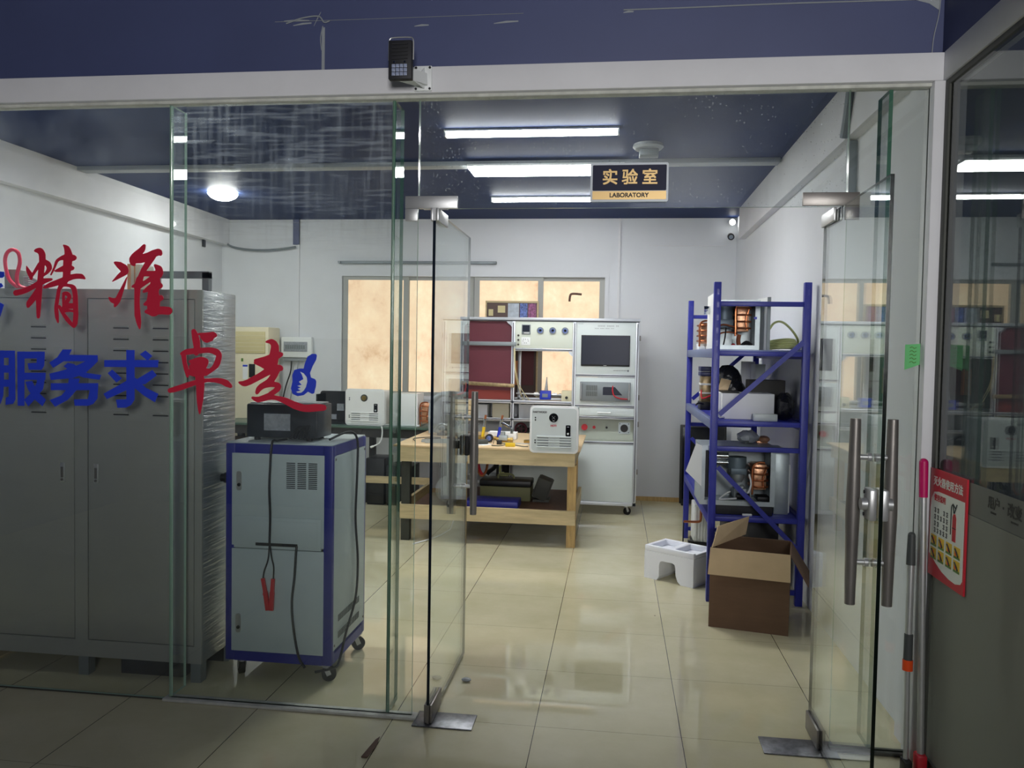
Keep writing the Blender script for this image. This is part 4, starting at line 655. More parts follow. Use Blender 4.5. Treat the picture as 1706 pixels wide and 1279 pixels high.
for x0,x1,z1,l in ((-2.47,-2.28,.47,'black equipment case under the green bench, taller with a stepped top'),(-2.26,-2.0,.40,'black equipment case under the green bench near the wooden table'),):
    q=thing('equipment_case',l,'case',((x0+x1)/2,8.0,0)); m=MB(); m.box(x0,7.84,.02,x1,8.18,z1,.006); part(q,'body',m,'black'); m=MB(); m.box(x0+.03,7.835,.32,x1-.03,7.8398,.34); m.box(x0+.02,7.835,.10,x1-.02,7.8398,.12); part(q,'trim',m,'black_soft'); m=MB(); m.box(x0+.01,7.86,0,x1-.01,8.16,.02); part(q,'foot',m,'rubber')
m=MB(); m.box(-4.0,7.86,.0,-3.70,8.14,.62,.005); solo('cardboard_box','brown cardboard box under the left end of the green bench','box',m,'cardboard')
t=thing('metal_case','dark open metal casing standing beside the white heater on the bench','casing',(-2.87,7.97,.80))
m=MB(); m.prism(rrect(-3.02,.80,-2.70,1.13,.03),8.02,8.04); m.box(-3.02,7.90,.80,-3.005,8.02,1.10); m.box(-3.0,7.90,.80,-2.70,8.02,.815); part(t,'shell',m,'black_gloss'); m=MB(); m.box(-2.83,7.99,.93,-2.76,8.018,1.0); m.box(-2.96,8.0,.84,-2.84,8.018,.89); part(t,'labels',m,'paper_gray')
def heater(label,x0,x1,z0,z1,y,deep,body,brand,zb):
    t=thing('water_heater',label,'water heater',((x0+x1)/2,y+.2,zb))
    W=x1-x0;H=z1-z0; m=MB(); m.rbox(x0,z0,x1,z1,y,y+.028,.035); part(t,'flange',m,'heater_white'); m=MB(); m.box(x0+.02,y+.0285,max(zb+.001,z0+.012),x1-.012,y+deep,z1-.02,.004); part(t,'casing',m,'heater_white' if brand is None else 'galv')
    f=MB(); f.rbox(x0+.016,z0+.016,x1-.016,z1-.016,y-.008,y-.0003,.026); d=part(t,'front_door',f,body); fy=y-.008
    m=MB(); cx,cz=x0+.49*W,z0+.755*H; m.cyl((cx,fy-.0002,cz),(cx,fy-.006,cz),.036,28); e=part(d,'exhaust_grille',m,'black_gloss' if brand else 'gasket'); m=MB()
    if brand:
        m.beam((cx-.012,fy-.0065,cz-.012),(cx+.012,fy-.0065,cz+.012),.002,.001); m.beam((cx-.012,fy-.0065,cz+.012),(cx+.012,fy-.0065,cz-.012),.002,.001); m.box(cx-.008,fy-.007,cz-.026,cx+.008,fy-.0062,cz-.022)
        part(e,'grille_lines',m,'steel')
    else:
        m.cyl((cx,fy-.0062,cz),(cx,fy-.009,cz),.024,22); part(e,'grille_lines',m,'brass')
    sx=x0+.79*W; m=MB(); m.rbox(sx-.019,z0+.37*H,sx+.019,z0+.605*H,fy-.006,fy-.0002,.006); s_=part(d,'control_panel',m,'black_gloss'); m=MB(); m.cyl((sx,fy-.0062,z0+.425*H),(sx,fy-.009,z0+.425*H),.008,12); m.box(sx-.008,fy-.007,z0+.565*H,sx+.008,fy-.0062,z0+.575*H); part(s_,'button',m,'steel')
    m=MB(); gx0,gx1=x0+.15*W,x0+.86*W
    for k in range(5):
        z=z0+(.352-.055*k)*H; m.box(gx0,fy-.011 if k%2==0 else fy-.007,z-.006,gx1,fy-.0002,z+.006,.003)
    part(d,'louvres',m,body)
    m=MB()
    for k in (0,1,2,3):
        z=z0+(.325-.055*k)*H; m.box(gx0+.004,fy-.0015,z-.006,gx0+.24*W,fy-.0002,z+.004); m.box(gx1-.24*W,fy-.0015,z-.006,gx1-.004,fy-.0002,z+.004)
    part(d,'louvre_gaps',m,'gray_metal')
    if brand:
        part(d,'lettering',text_mb(brand,.0185,(x0+.205*W,fy-.0008,z0+.868*H),(1,0,0),(0,0,1),.0008),'ink'); part(d,'warning_lettering',text_mb('HOT!',.020,(cx,fy-.0008,z0+.585*H),(1,0,0),(0,0,1),.0008),'poster_red')
    m=MB()
    for z in (.75,.70,.27,.22): m.cyl((x0+.045,fy-.0002,z0+z*H),(x0+.045,fy-.004,z0+z*H),.006,10)
    part(d,'hinge_screws',m,'chrome'); return t
heater('white water heater with brass-coloured grille standing on the green bench',-2.675,-2.275,.803,1.168,7.80,.34,'heater_white',None,.801)
t=thing('heater_casing','open white heater casing with copper parts on the bench near the glass door','casing',(-2.08,7.95,.801))
m=MB(); m.box(-2.235,7.86,.815,-1.95,7.872,1.128,.002); m.box(-1.962,7.872,.815,-1.95,8.12,1.128); m.box(-2.235,7.872,1.116,-1.962,8.12,1.128); part(t,'shell',m,'white_plastic'); m=MB(); m.box(-2.30,7.84,.801,-1.93,8.14,.8145,.003); part(t,'base_tray',m,'heater_gray')
def exchanger(par,x0,x1,y0,y1,z0,z1,name='heat_exchanger'):
    m=MB(); m.box(x0+.006,y0+.006,z0,x1-.006,y1-.006,z1,.004); e=part(par,name,m,'copper'); m=MB(); n=4
    for k in range(n):
        z=z0+(z1-z0)*(k+.5)/n; m.tube([(x0,y0,z),(x1,y0,z),(x1,y1,z),(x0,y1,z)],.0065,7,3,True)
    m.tube([(x0-.004,y0-.004,z0-.03),(x0-.004,y0-.006,z0+.02),(x0-.004,y0-.006,z1-.02),(x0+.03,y0-.006,z1+.012),(x1-.02,y0-.004,z1+.012)],.007,7); m.tube([(x1-.02,y0-.008,z0+.01),(x1-.03,y0-.01,z0+.07),(x1-.012,y0-.01,z1-.03)],.006,7)
    part(e,'coil_pipe',m,'copper_tube'); return e
exchanger(t,-1.925,-1.83,7.90,8.02,.83,1.03)
m=MB(); m.tube([(-2.28,7.73,.806),(-2.268,7.72,.77),(-2.27,7.71,.70),(-2.29,7.70,.645),(-2.34,7.69,.615),(-2.36,7.69,.605)],.007,8); m.cyl((-2.35,7.69,.610),(-2.375,7.685,.600),.011,12); solo('white_cable','white cable hanging over the front edge of the green bench','cable',m,'white_plastic')
# photo board leaning in the window
t=thing('photo_board','brown pinboard with notes and photos leaning against the rear window','board',(-1.10,8.62,1.06)); m=MB(); m.box(-1.40,8.63,1.05,-.835,8.65,2.10,.003); part(t,'board',m,'board_brown'); m=MB(); m.box(-1.405,8.622,2.092,-.83,8.652,2.112); m.box(-.845,8.622,1.05,-.83,8.652,2.092); m.box(-1.405,8.622,1.05,-1.39,8.652,2.092); part(t,'rim',m,'wood_light')
for x0,z0,x1,z1,mt,nm in ((-1.16,1.60,-1.04,2.085,'photo_pale','pale_sheet'),(-1.03,1.60,-.95,2.085,'photo_blue','photo'),(-.94,1.75,-.855,2.085,'photo_pink','photo'),(-1.27,1.985,-1.19,2.06,'cream_dark','note'),(-1.37,1.95,-1.32,2.02,'cream_dark','note'),(-1.0,1.21,-.87,1.60,'board_wine','photo'),(-1.13,1.21,-1.03,1.47,'orange_box','note')):
    m=MB(); m.box(x0,8.6265,z0,x1,8.6295,z1); part(t,nm,m,mt)
# ================================================================ WOODEN TABLE
t=thing('wooden_table','rough light-wood work table in the middle of the laboratory','table',(-1.02,7.0,0)); TZ=.79
m=MB(); m.box(-1.785,6.395,.774,-.262,7.66,TZ,.002); part(t,'tabletop',m,'wood_top')
m=MB(); m.box(-1.752,6.402,.655,-.303,6.43,.7735); m.box(-.331,6.43,.665,-.303,7.62,.7735); m.box(-1.752,6.43,.665,-1.724,7.62,.7735); m.box(-1.752,7.62,.655,-.303,7.648,.7735); part(t,'apron',m,'wood_light')
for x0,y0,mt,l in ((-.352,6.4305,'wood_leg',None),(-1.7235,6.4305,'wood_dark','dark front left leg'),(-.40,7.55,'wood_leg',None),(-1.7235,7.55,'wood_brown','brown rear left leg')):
    m=MB(); m.box(x0+.0005,y0,0,x0+(.045 if x0>-.36 and x0<-.35 else .07),y0+.068,.773); 
    if x0==-.352: m=MB(); m.box(-.362,6.4305,0,-.3315,6.50,.773); m.box(-.3312,6.4305,0,-.290,6.50,.6645)
    part(t,'leg',m,mt,l)
m=MB(); m.box(-1.724,6.402,.185,-.292,6.43,.300); m.box(-.322,6.502,.185,-.294,7.62,.300); m.box(-1.752,6.43,.185,-1.724,7.62,.300); part(t,'lower_rail',m,'wood_light')
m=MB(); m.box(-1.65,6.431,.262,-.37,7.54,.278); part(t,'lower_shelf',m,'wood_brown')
heater('grey-fronted water heater overhanging the front right corner of the wooden table',-.664,-.278,.765,1.139,6.365,.36,'heater_gray','DARTWOOD',.791)
# things on the lower shelf
m=MB(); m.box(-1.20,6.46,.2785,-.76,6.70,.345,.01); solo('blue_tray','flat blue tray on the lower shelf of the wooden table','tray',m,'blue_paint')
t=thing('tool_box','olive tool box with black lid on the lower table shelf','tool box',(-.93,6.98,.279)); m=MB(); m.box(-1.14,6.86,.279,-.70,7.10,.40,.008); part(t,'body',m,'tool_olive'); m=MB(); m.box(-1.145,6.855,.401,-.695,7.105,.455,.012); part(t,'lid',m,'black'); m=MB(); m.tube([(-1.0,6.98,.455),(-.99,6.98,.485),(-.93,6.98,.495),(-.87,6.98,.485),(-.86,6.98,.455)],.009,8); part(t,'handle',m,'tool_olive')
t=thing('grey_motor','ribbed dark motor block on the lower table shelf beside the tool box','motor',(-.63,6.95,.279)); m=MB(); m.M=Matrix.Translation((-.60,6.95,.39))@Matrix.Rotation(.35,4,'Y'); m.box(-.06,-.10,-.09,.06,.10,.09,.01)
for k in range(6): m.box(-.066,-.09+.033*k,-.085,.066,-.08+.033*k,.085)
m.M=None; m.box(-.68,6.86,.279,-.54,7.04,.30); part(t,'body',m,'gasket')
m=MB(); m.ball((-1.36,6.62,.40),.12,18,1.0,.7,1.0); solo('plastic_bag','crumpled pale plastic bag on the lower table shelf','bag',m,'plastic_bag')
m=MB(); m.tube([(-1.45,7.3,.01),(-1.40,6.9,.012),(-1.40,6.8,.012),(-1.45,6.55,.01),(-1.58,6.28,.008)],.006,7); solo('white_cable','white cable lying on the floor under the wooden table','cable',m,'white_plastic')
# things on the table top
def pipe_valve(label,x,y,col,h,lean,extra=False):
    t=thing('valve_pipe',label,'valve',(x,y,TZ)); m=MB(); m.cyl((x,y,TZ+.001),(x,y,TZ+.03),.022,16); m.cyl((x-.045,y,TZ+.018),(x+.045,y,TZ+.018),.016,14); part(t,'valve_body',m,'brass')
    a=Vector((x,y,TZ+.03)); b=a+Vector((lean*.45,.0,h*.45)); c=a+Vector((lean*.8,0,h*.8)); d=a+Vector((lean,0,h))
    m=MB(); m.cyl(a,b,.014,14); part(t,'grip',m,col); m=MB(); m.cyl(b,c,.011,14); m.cyl(c-Vector((0,0,.004)),c+Vector((0,0,.006)),.022,16)
    if extra: m.tube([c-Vector((0,0,.03)),c+Vector((.045,0,-.05)),c+Vector((.085,0,-.075)),c+Vector((.09,0,-.12))],.014,10)
    part(t,'pipe',m,'chrome'); m=MB(); m.cyl(c,d,.010,14); part(t,'end_fitting',m,'copper_tube'); return t
pipe_valve('pipe valve with a yellow grip standing on the wooden table',-1.135,6.93,'yellow',.19,.025); pipe_valve('pipe valve with a blue grip and chrome elbow on the wooden table',-1.00,6.95,'meter_blue',.19,.035,True); pipe_valve('pipe valve with a red grip on the wooden table behind the door handle',-1.21,7.02,'red_plastic',.12,.01)
t=thing('pressure_gauge','small round gauge with blue face lying on the wooden table','gauge',(-1.05,6.78,TZ)); m=MB(); m.cyl((-1.05,6.78,.828),(-1.05,6.745,.828),.034,24); m.cyl((-1.05,6.79,.828),(-1.05,6.83,.812),.014,14); m.box(-1.065,6.80,TZ+.001,-1.035,6.84,.806); part(t,'case',m,'black'); m=MB(); m.cyl((-1.05,6.7449,.828),(-1.05,6.742,.828),.020,20); part(t,'dial',m,'photo_blue')
m=MB(); m.box(-1.10,7.02,TZ+.001,-.85,7.13,.855,.004); solo('white_carton','small white carton on the wooden table behind the gauge','box',m,'paper')
t=thing('solenoid_valve','grey solenoid valve block on the wooden table beside the gauge','valve',(-.92,6.82,TZ)); m=MB(); m.box(-.975,6.79,.806,-.90,6.85,.85,.006); m.cyl((-.94,6.82,.85),(-.94,6.82,.88),.018,14); part(t,'coil',m,'galv'); m=MB(); m.cyl((-1.0,6.82,.812),(-.86,6.82,.812),.016,14); m.cyl((-.875,6.82,.812),(-.855,6.82,.812),.022,6); m.box(-.96,6.80,TZ+.001,-.91,6.84,.80); part(t,'body',m,'brass')
t=thing('relay_block','small black relay block with leads on the wooden table','relay',(-.945,6.64,TZ)); m=MB(); m.box(-.965,6.615,TZ+.001,-.925,6.66,.826,.003); part(t,'block',m,'black'); m=MB(); m.tube([(-.925,6.64,.80),(-.89,6.62,.80),(-.86,6.65,.795),(-.82,6.62,.795)],.004,6); m.tube([(-.965,6.64,.82),(-.985,6.62,.83),(-.99,6.60,.80)],.003,6); part(t,'leads',m,'gasket')
m=MB(); m.cyl((-1.115,6.585,.812),(-1.045,6.63,.812),.021,18); solo('grey_cylinder','short grey cylinder lying on papers at the table front','cylinder',m,'gasket')
m=MB(); m.prism([(-1.24,6.50),(-1.06,6.52),(-1.00,6.60),(-1.04,6.68),(-1.10,6.70),(-1.28,6.60)],TZ+.0005,TZ+.0018,'XY'); solo('paper_sheet','white paper lying flat at the front edge of the wooden table','paper',m,'paper')
t=thing('yellow_connector','yellow cable connector lying on the wooden table front','connector',(-.835,6.50,TZ)); m=MB(); m.box(-.875,6.485,TZ+.001,-.795,6.515,.822,.005); part(t,'plug',m,'yellow'); m=MB(); m.tube([(-.875,6.50,.805),(-.93,6.49,.796),(-.99,6.51,.795)],.004,6); m.tube([(-.795,6.50,.805),(-.74,6.51,.796),(-.69,6.50,.796)],.004,6); part(t,'leads',m,'gasket')
t=thing('adjustable_wrench','silver adjustable wrench lying on the wooden table','wrench',(-.80,6.72,TZ)); m=MB(); m.beam((-.86,6.69,TZ+.006),(-.70,6.70,TZ+.006),.022,.01); m.prism([(-.70,6.68),(-.67,6.665),(-.65,6.68),(-.672,6.69),(-.672,6.71),(-.65,6.72),(-.675,6.735),(-.70,6.72)],TZ+.001,TZ+.012,'XY'); part(t,'body',m,'steel')
m=MB(); m.box(-.76,6.80,TZ+.001,-.69,6.86,.815,.004); solo('brass_fitting','small brass fitting near the heater on the wooden table','fitting',m,'brass')
m=MB()
for a,b in (((-1.60,6.60),(-1.25,6.75)),((-1.62,6.70),(-1.30,6.86)),((-1.56,6.56),(-1.20,6.60))): m.beam((a[0],a[1],TZ+.010),(b[0],b[1],TZ+.010),.016,.014)
solo('steel_rods','loose grey steel bars lying across the left of the wooden table','rod',m,'galv')
m=MB(); m.tube([(-1.66,6.62,.80),(-1.70,6.75,.805),(-1.60,6.95,.80),(-1.50,6.90,.80),(-1.62,6.80,.80)],.004,6); solo('thin_cable','thin dark cable looped on the left end of the wooden table','cable',m,'black')
# bench rig seen through the left door leaf
t=thing('test_rig','grey test rig with arched duct and slatted box behind the left door leaf','test rig',(-1.50,7.30,TZ))
m=MB(); m.tube([(-1.685,7.32,.80),(-1.69,7.32,.98),(-1.67,7.32,1.09),(-1.60,7.32,1.155),(-1.50,7.32,1.165),(-1.36,7.32,1.165)],.024,12); part(t,'arched_duct',m,'galv')
m=MB()
for x in (-1.56,-1.50): m.box(x,7.20,TZ+.001,x+.02,7.22,1.10)
m.box(-1.60,7.19,TZ+.001,-1.28,7.40,.815,.003); m.box(-1.48,7.22,.90,-1.30,7.24,.92); part(t,'frame',m,'steel_dark')
m=MB()
for k in range(4): m.box(-1.47,7.24,.93+.048*k,-1.29,7.36,.972+.048*k,.002)
part(t,'slatted_box',m,'wood_light'); m=MB()
for k in range(5): m.ball((-1.60+.05*k,7.16+.01*(k%2),.84+.02*(k%3)),.026,10)
m.tube([(-1.62,7.14,.83),(-1.55,7.13,.90),(-1.45,7.14,.88),(-1.36,7.14,.93)],.010,8); m.cyl((-1.40,7.15,.83),(-1.40,7.15,.93),.028,14); part(t,'fittings',m,'galv')
# ================================================================ TEST CABINET
t=thing('test_cabinet','large white and aluminium test cabinet with screen and gauges, on casters','test cabinet',(-.65,8.1,0))
CX0,CX1,CY0,CY1,CZ0,CZ1=-1.518,.222,7.82,8.40,.095,1.90; P=.034
m=MB()
for x in (CX0,-1.011,-.4145,CX1-P):
    for y in (CY0,CY1-P): m.box(x,y,CZ0,x+P,y+P,CZ1-.036,.003)
for y in (CY0,CY1-P):
    m.box(CX0,y,CZ0-.001,CX1,y+P,CZ0+.034,.003); m.box(CX0,y,1.060,-.4145,y+P,1.092,.003); m.box(CX0,y,.888,-.4145,y+P,.916,.003); m.box(-.977,y,.668,-.4145,y+P,.70,.003)
for x0,x1,zs in ((-.3805,CX1-P,(1.335,1.040,.930,.690)),(-.977,-.4145,(1.575,))):
    for z in zs: m.box(x0,CY0,z,x1,CY0+P,z+.026,.003)
m.box(CX0,CY0,.262,-1.011,CY0+P,.290,.003)
for x in (CX0,CX1-P): 
    for z in (CZ0,1.06): m.box(x,CY0+P,z,x+P,CY1-P,z+.034,.003)
part(t,'frame',m,'alu')
m=MB()
for x in (CX0,-1.011,-.4145,CX1-P): m.box(x+.013,CY0-.0015,CZ0+.04,x+.021,CY0+.001,CZ1-.05)
m.box(CX0+.02,CY0-.003,CZ1-.036,CX1-.004,CY0+.02,CZ1-.028)
for z in (1.075,.902): m.box(CX0+.03,CY0-.0015,z,-.42,CY0+.001,z+.006)
for z in (1.348,1.052,.942,.700): m.box(-.38,CY0-.0015,z,CX1-P,CY0+.001,z+.008)
m.box(-.975,CY0-.0015,1.585,-.416,CY0+.001,1.592); part(t,'profile_grooves',m,'alu_dark')
m=MB(); m.box(CX0-.004,CY0-.006,CZ1-.028,CX1+.006,CY1,CZ1,.004); part(t,'top_panel',m,'alu')
m=MB(); m.box(CX0+.004,CY0+P,1.094,CX0+.010,CY1-P,CZ1-.04); part(t,'left_panel',m,'cab_white')
m=MB(); m.box(CX1-.012,CY0+P,CZ0+.04,CX1-.004,CY1-P,CZ1-.04); part(t,'right_panel',m,'cab_white')
m=MB(); m.prism([(-1.484,1.095),(-1.012,1.095),(-1.012,1.825),(-1.047,1.862),(-1.449,1.862),(-1.484,1.825)],CY0+.036,CY0+.046); part(t,'burgundy_panel',m,'burgundy')
m=MB(); m.box(-1.484,CY0+.033,1.095,-1.012,CY0+.0355,1.185); part(t,'rust_red_strip',m,'rust_red')
for cx,s_ in ((-1.012,-1),(-1.484,1)): m=MB(); m.prism([(cx,1.862),(cx+s_*.05,1.862),(cx+s_*.04,1.846),(cx+s_*.012,1.825),(cx,1.808)],CY0+.002,CY0+.03); part(t,'corner_bracket',m,'alu')
m=MB(); m.box(-1.505,CY0-.022,1.621,-.962,CY0-.002,1.660,.003); part(t,'upper_bar',m,'gray_metal'); m=MB(); m.M=Matrix.Translation((-1.24,CY0-.012,1.243))@Matrix.Rotation(.035,4,'Y'); m.box(-.265,-.009,-.018,.265,.009,.018,.003); part(t,'lower_bar',m,'bar_tape')
# instrument panel
m=MB(); m.box(-.976,CY0+.004,1.603,-.4155,CY0+.016,1.8635,.002); ip=part(t,'instrument_panel',m,'cab_green'); FY=CY0+.004
for x in (-.731,-.610,-.490):
    m=MB(); m.cyl((x,FY-.0002,1.775),(x,FY-.014,1.775),.034,28); g=part(ip,'gauge',m,'gray_metal'); m=MB(); m.cyl((x,FY-.0142,1.775),(x,FY-.016,1.775),.023,24); m.mi=1; m.cyl((x+.002,FY-.0162,1.777),(x+.002,FY-.018,1.777),.012,18); part(g,'gauge_face',m,('photo_blue','black_gloss'))
m=MB(); m.box(-.912,FY-.012,1.737,-.825,FY-.0003,1.832,.003); d=part(ip,'temperature_controller',m,'gray_metal'); m=MB(); m.box(-.904,FY-.0135,1.762,-.834,FY-.0122,1.825); part(d,'display',m,'screen'); m=MB()
for k in range(4): m.box(-.886+.013*k,FY-.0135,1.745,-.877+.013*k,FY-.0122,1.755)
part(d,'keys',m,'paper')
m=MB(); m.box(-.915,FY-.008,1.630,-.828,FY-.0003,1.708,.003); d=part(ip,'power_socket',m,'white_plastic'); m=MB()
for x,z in ((-.893,1.688),(-.873,1.688),(-.85,1.688),(-.897,1.672),(-.846,1.672),(-.882,1.653),(-.864,1.653)): m.box(x-.002,FY-.0088,z-.005,x+.002,FY-.0081,z+.005)
part(d,'socket_holes',m,'ink')
for z in (1.725,1.681,1.636): m=MB(); m.cyl((-.944,FY-.0002,z),(-.944,FY-.012,z),.010,16); part(ip,'indicator_knob',m,'gasket')
m=MB(); m.prism([(-.4145,1.574),(-.455,1.574),(-.445,1.555),(-.428,1.538),(-.4145,1.530)],CY0+.002,CY0+.03); part(t,'corner_bracket',m,'alu')
m=MB(); m.box(CX0+P,CY0+.03,1.064,-.415,CY1-P,1.076); part(t,'instrument_shelf',m,'tray_gray')
m=MB(); m.tube([(-.985,CY0-.004,1.60),(-.975,CY0-.004,1.45),(-.955,CY0+.02,1.28),(-.90,CY0+.10,1.10),(-.895,CY0+.12,1.08)],.004,6); m.tube([(-.975,CY0-.004,1.60),(-.965,CY0-.002,1.40),(-.93,CY0+.04,1.24),(-.86,CY0+.10,1.12),(-.82,CY0+.12,1.08)],.004,6); part(t,'hanging_wires',m,'cream_dark')
m=MB(); m.cyl((-.98,8.02,1.150),(-.47,8.02,1.142),.009,12); m.cyl((-.80,8.02,1.147),(-.755,8.02,1.147),.020,6); m.cyl((-.62,8.02,1.145),(-.57,8.02,1.145),.020,6); m.cyl((-.55,8.02,1.144),(-.53,8.02,1.144),.016,12); m.cyl((-.68,8.02,1.16),(-.675,8.02,1.32),.022,10,.004); m.cyl((-.9,8.02,1.078),(-.9,8.02,1.148),.008,10); part(t,'gas_pipe',m,'steel')
m=MB(); m.box(-.74,7.985,1.095,-.63,8.055,1.185,.006); d=part(t,'flow_meter',m,'meter_blue'); m=MB(); m.box(-.715,7.982,1.12,-.66,7.9848,1.155); part(d,'meter_display',m,'gray_metal')
m=MB(); m.box(-.518,7.90,1.0765,-.418,8.0,1.192,.004); d=part(t,'switch_box',m,'beige'); m=MB(); m.cyl((-.468,7.8998,1.125),(-.468,7.885,1.125),.014,14); part(d,'knob',m,'black')
# monitor bay
m=MB(); m.box(-.3795,CY0+.004,1.362,CX1-P-.001,CY0+.016,1.8635,.002); mp_=part(t,'monitor_panel',m,'cab_white'); m=MB(); m.box(-.332,FY-.010,1.440,.135,FY-.0003,1.738,.003); sc_=part(mp_,'monitor',m,'black'); m=MB(); m.box(-.325,FY-.0115,1.456,.128,FY-.0102,1.731); part(sc_,'screen',m,'screen'); m=MB(); m.box(-.115,FY-.0115,1.446,-.085,FY-.0102,1.450); part(sc_,'badge',m,'paper')
m=MB()
for r,(x0,n,st,h) in enumerate(((-.19,15,.0145,.012),(-.205,22,.0085,.008))):
    for k in range(n):
        if (k*7+r)%6==0: continue
        x=x0+st*k; z=1.822-.022*r; m.box(x,FY-.001,z,x+st*.7,FY-.0002,z+h*.25); m.box(x+st*.2,FY-.001,z+h*.35,x+st*.35,FY-.0002,z+h); m.box(x,FY-.001,z+h*.7,x+st*.65,FY-.0002,z+h*.9)
for k in range(20):
    x=-.02+.0075*k; m.box(x,FY-.001,1.398,x+.005,FY-.0002,1.404)
m.box(.115,FY-.001,1.392,.128,FY-.0002,1.408); m.box(-.365,FY-.001,1.845,-.315,FY-.0002,1.848); part(mp_,'printing',m,'ink_soft')
# industrial computer
m=MB(); m.box(-.3795,CY0+.004,1.068,CX1-P-.001,CY0+.012,1.333,.002); pp=part(t,'computer_panel',m,'cab_white'); m=MB(); m.box(-.335,FY-.026,1.106,.148,FY-.0003,1.290,.003); pc=part(pp,'industrial_computer',m,'gray_metal')
m=MB()
for x in (-.322,.135): m.tube([(x,FY-.0265,1.125),(x,FY-.05,1.125),(x,FY-.05,1.275),(x,FY-.0265,1.275)],.006,8,1)
part(pc,'handles',m,'steel'); m=MB()
for k in range(14): m.box(-.275+.0078*k,FY-.0268,1.205,-.271+.0078*k,FY-.0262,1.257); m.box(-.275+.0078*k,FY-.0268,1.152,-.271+.0078*k,FY-.0262,1.198)
part(pc,'vent_slots',m,'gasket'); m=MB(); m.prism([(-.115,1.165),(.068,1.165),(.068,1.170),(.0,1.243),(-.108,1.243),(-.115,1.235)],FY-.0275,FY-.0262); part(pc,'drive_window',m,'screen'); m=MB(); m.tube([(-.02,FY-.028,1.255),(-.022,FY-.034,1.21),(-.005,FY-.034,1.16),(.05,FY-.034,1.135),(.12,FY-.03,1.13)],.006,7); part(pc,'red_strap',m,'poster_red')
# drawer, control recess, panels
m=MB(); m.box(-.3795,CY0+.002,.962,CX1-P-.001,CY0+.016,1.038,.002); d=part(t,'drawer',m,'cab_white'); m=MB(); m.tube([(-.160,CY0+.0018,.995),(-.160,CY0-.025,.995),(-.040,CY0-.025,.995),(-.040,CY0+.0018,.995)],.006,8,1); part(d,'handle',m,'steel')
m=MB(); m.box(-.379,CY0+.105,.718,CX1-P-.002,CY0+.112,.928); m.sheet([(-.379,CY0+.005,.717),(CX1-P-.002,CY0+.005,.717),(CX1-P-.002,CY0+.10,.722),(-.379,CY0+.10,.722)],.003); cp=part(t,'control_panel',m,'recess_gray'); KY=CY0+.1048
for x,r,mt,l in ((-.287,.030,'red_plastic',.035),(-.194,.015,'red_plastic',.02),(-.072,.011,'black',.015)): m=MB(); m.cyl((x,KY,.842),(x,KY-l,.842),r,22); m.box(x-.005,KY-l-.008,.842-r*.8,x+.005,KY-l,.842+r*.8); part(cp,'switch_knob',m,mt)
m=MB(); m.rbox(.043,.785,.153,.895,KY-.006,KY,.012); q=part(cp,'connector_plate',m,'galv'); m=MB(); m.cyl((.098,KY-.0062,.84),(.098,KY-.03,.84),.037,24); part(q,'connector',m,'black'); m=MB()
for sx in (-.042,.042):
    for sz in (-.042,.042): m.cyl((.098+sx,KY-.0062,.84+sz),(.098+sx,KY-.009,.84+sz),.005,8)
part(q,'screws',m,'black')
m=MB(); m.box(-.3795,CY0+.006,.131,CX1-P-.001,CY0+.016,.688,.002); part(t,'lower_door',m,'cab_white'); m=MB(); m.box(-.976,CY0+.006,.131,-.4155,CY0+.016,.667,.002); part(t,'centre_lower_panel',m,'cab_white')
m=MB(); m.box(CX0+P,CY0+.005,.54,-1.012,CY0+.014,.70,.002); part(t,'left_cover_panel',m,'cab_white')
m=MB(); m.box(CX0+.01,CY1-.02,CZ0+.04,-.41,CY1-.012,1.058); part(t,'back_panel',m,'wall_white')
for z in (.89,.295): m=MB(); m.box(CX0+P,CY0+P+.001,z-.014,-1.012 if z<.5 else -.415,CY1-P,z-.004); part(t,'inner_shelf',m,'tray_gray')
m=MB()
for z in (1.69,1.12,.86,.40): m.box(CX1+.0005,CY0+.03,z,CX1+.014,CY0+.06,z+.05,.003)
part(t,'hinges',m,'steel_dark')
for x,y in ((CX0+.05,CY0+.06),(CX1-.09,CY0+.06),(CX0+.05,CY1-.06),(CX1-.09,CY1-.06)): caster(t,x,y,.093,.036,.6)
# contents of the open left bays
for x0,x1,z1,mt,l in ((-1.46,-1.27,1.03,'paper','white carton in the open upper bay of the test cabinet, left one'),(-1.22,-1.05,1.045,'cream','cream carton in the open upper bay of the test cabinet, behind the blue grip'),(-.95,-.80,1.04,'paper','white carton in the upper bay of the test cabinet beside the grey heater')):
    m=MB(); m.box(x0,8.02,.888,x1,8.25,z1,.004); solo('carton',l,'box',m,mt,'cartons in the test cabinet bays')
t=thing('hand_wheel_valve','valve with dark red hand wheel inside the middle bay of the test cabinet','valve',(-.92,8.0,.70)); m=MB()
m.tube([(-.92+.055*math.cos(a*PI/6),7.96,.80+.055*math.sin(a*PI/6)) for a in range(12)],.010,8,2,True)
for a in range(5): m.beam((-.92,7.96,.80),(-.92+.055*math.cos(a*1.257),7.96,.80+.055*math.sin(a*1.257)),.010,.008)
part(t,'hand_wheel',m,'burgundy'); m=MB(); m.cyl((-.92,7.96,.80),(-.92,8.08,.80),.018,14); m.cyl((-.98,8.08,.78),(-.70,8.08,.78),.024,14); m.ball((-.92,8.08,.79),.04,14); m.tube([(-.84,8.06,.80),(-.80,8.0,.85),(-.74,8.0,.82),(-.70,8.05,.76)],.012,8); m.box(-.96,8.03,.7005,-.88,8.13,.76); part(t,'body',m,'gasket')
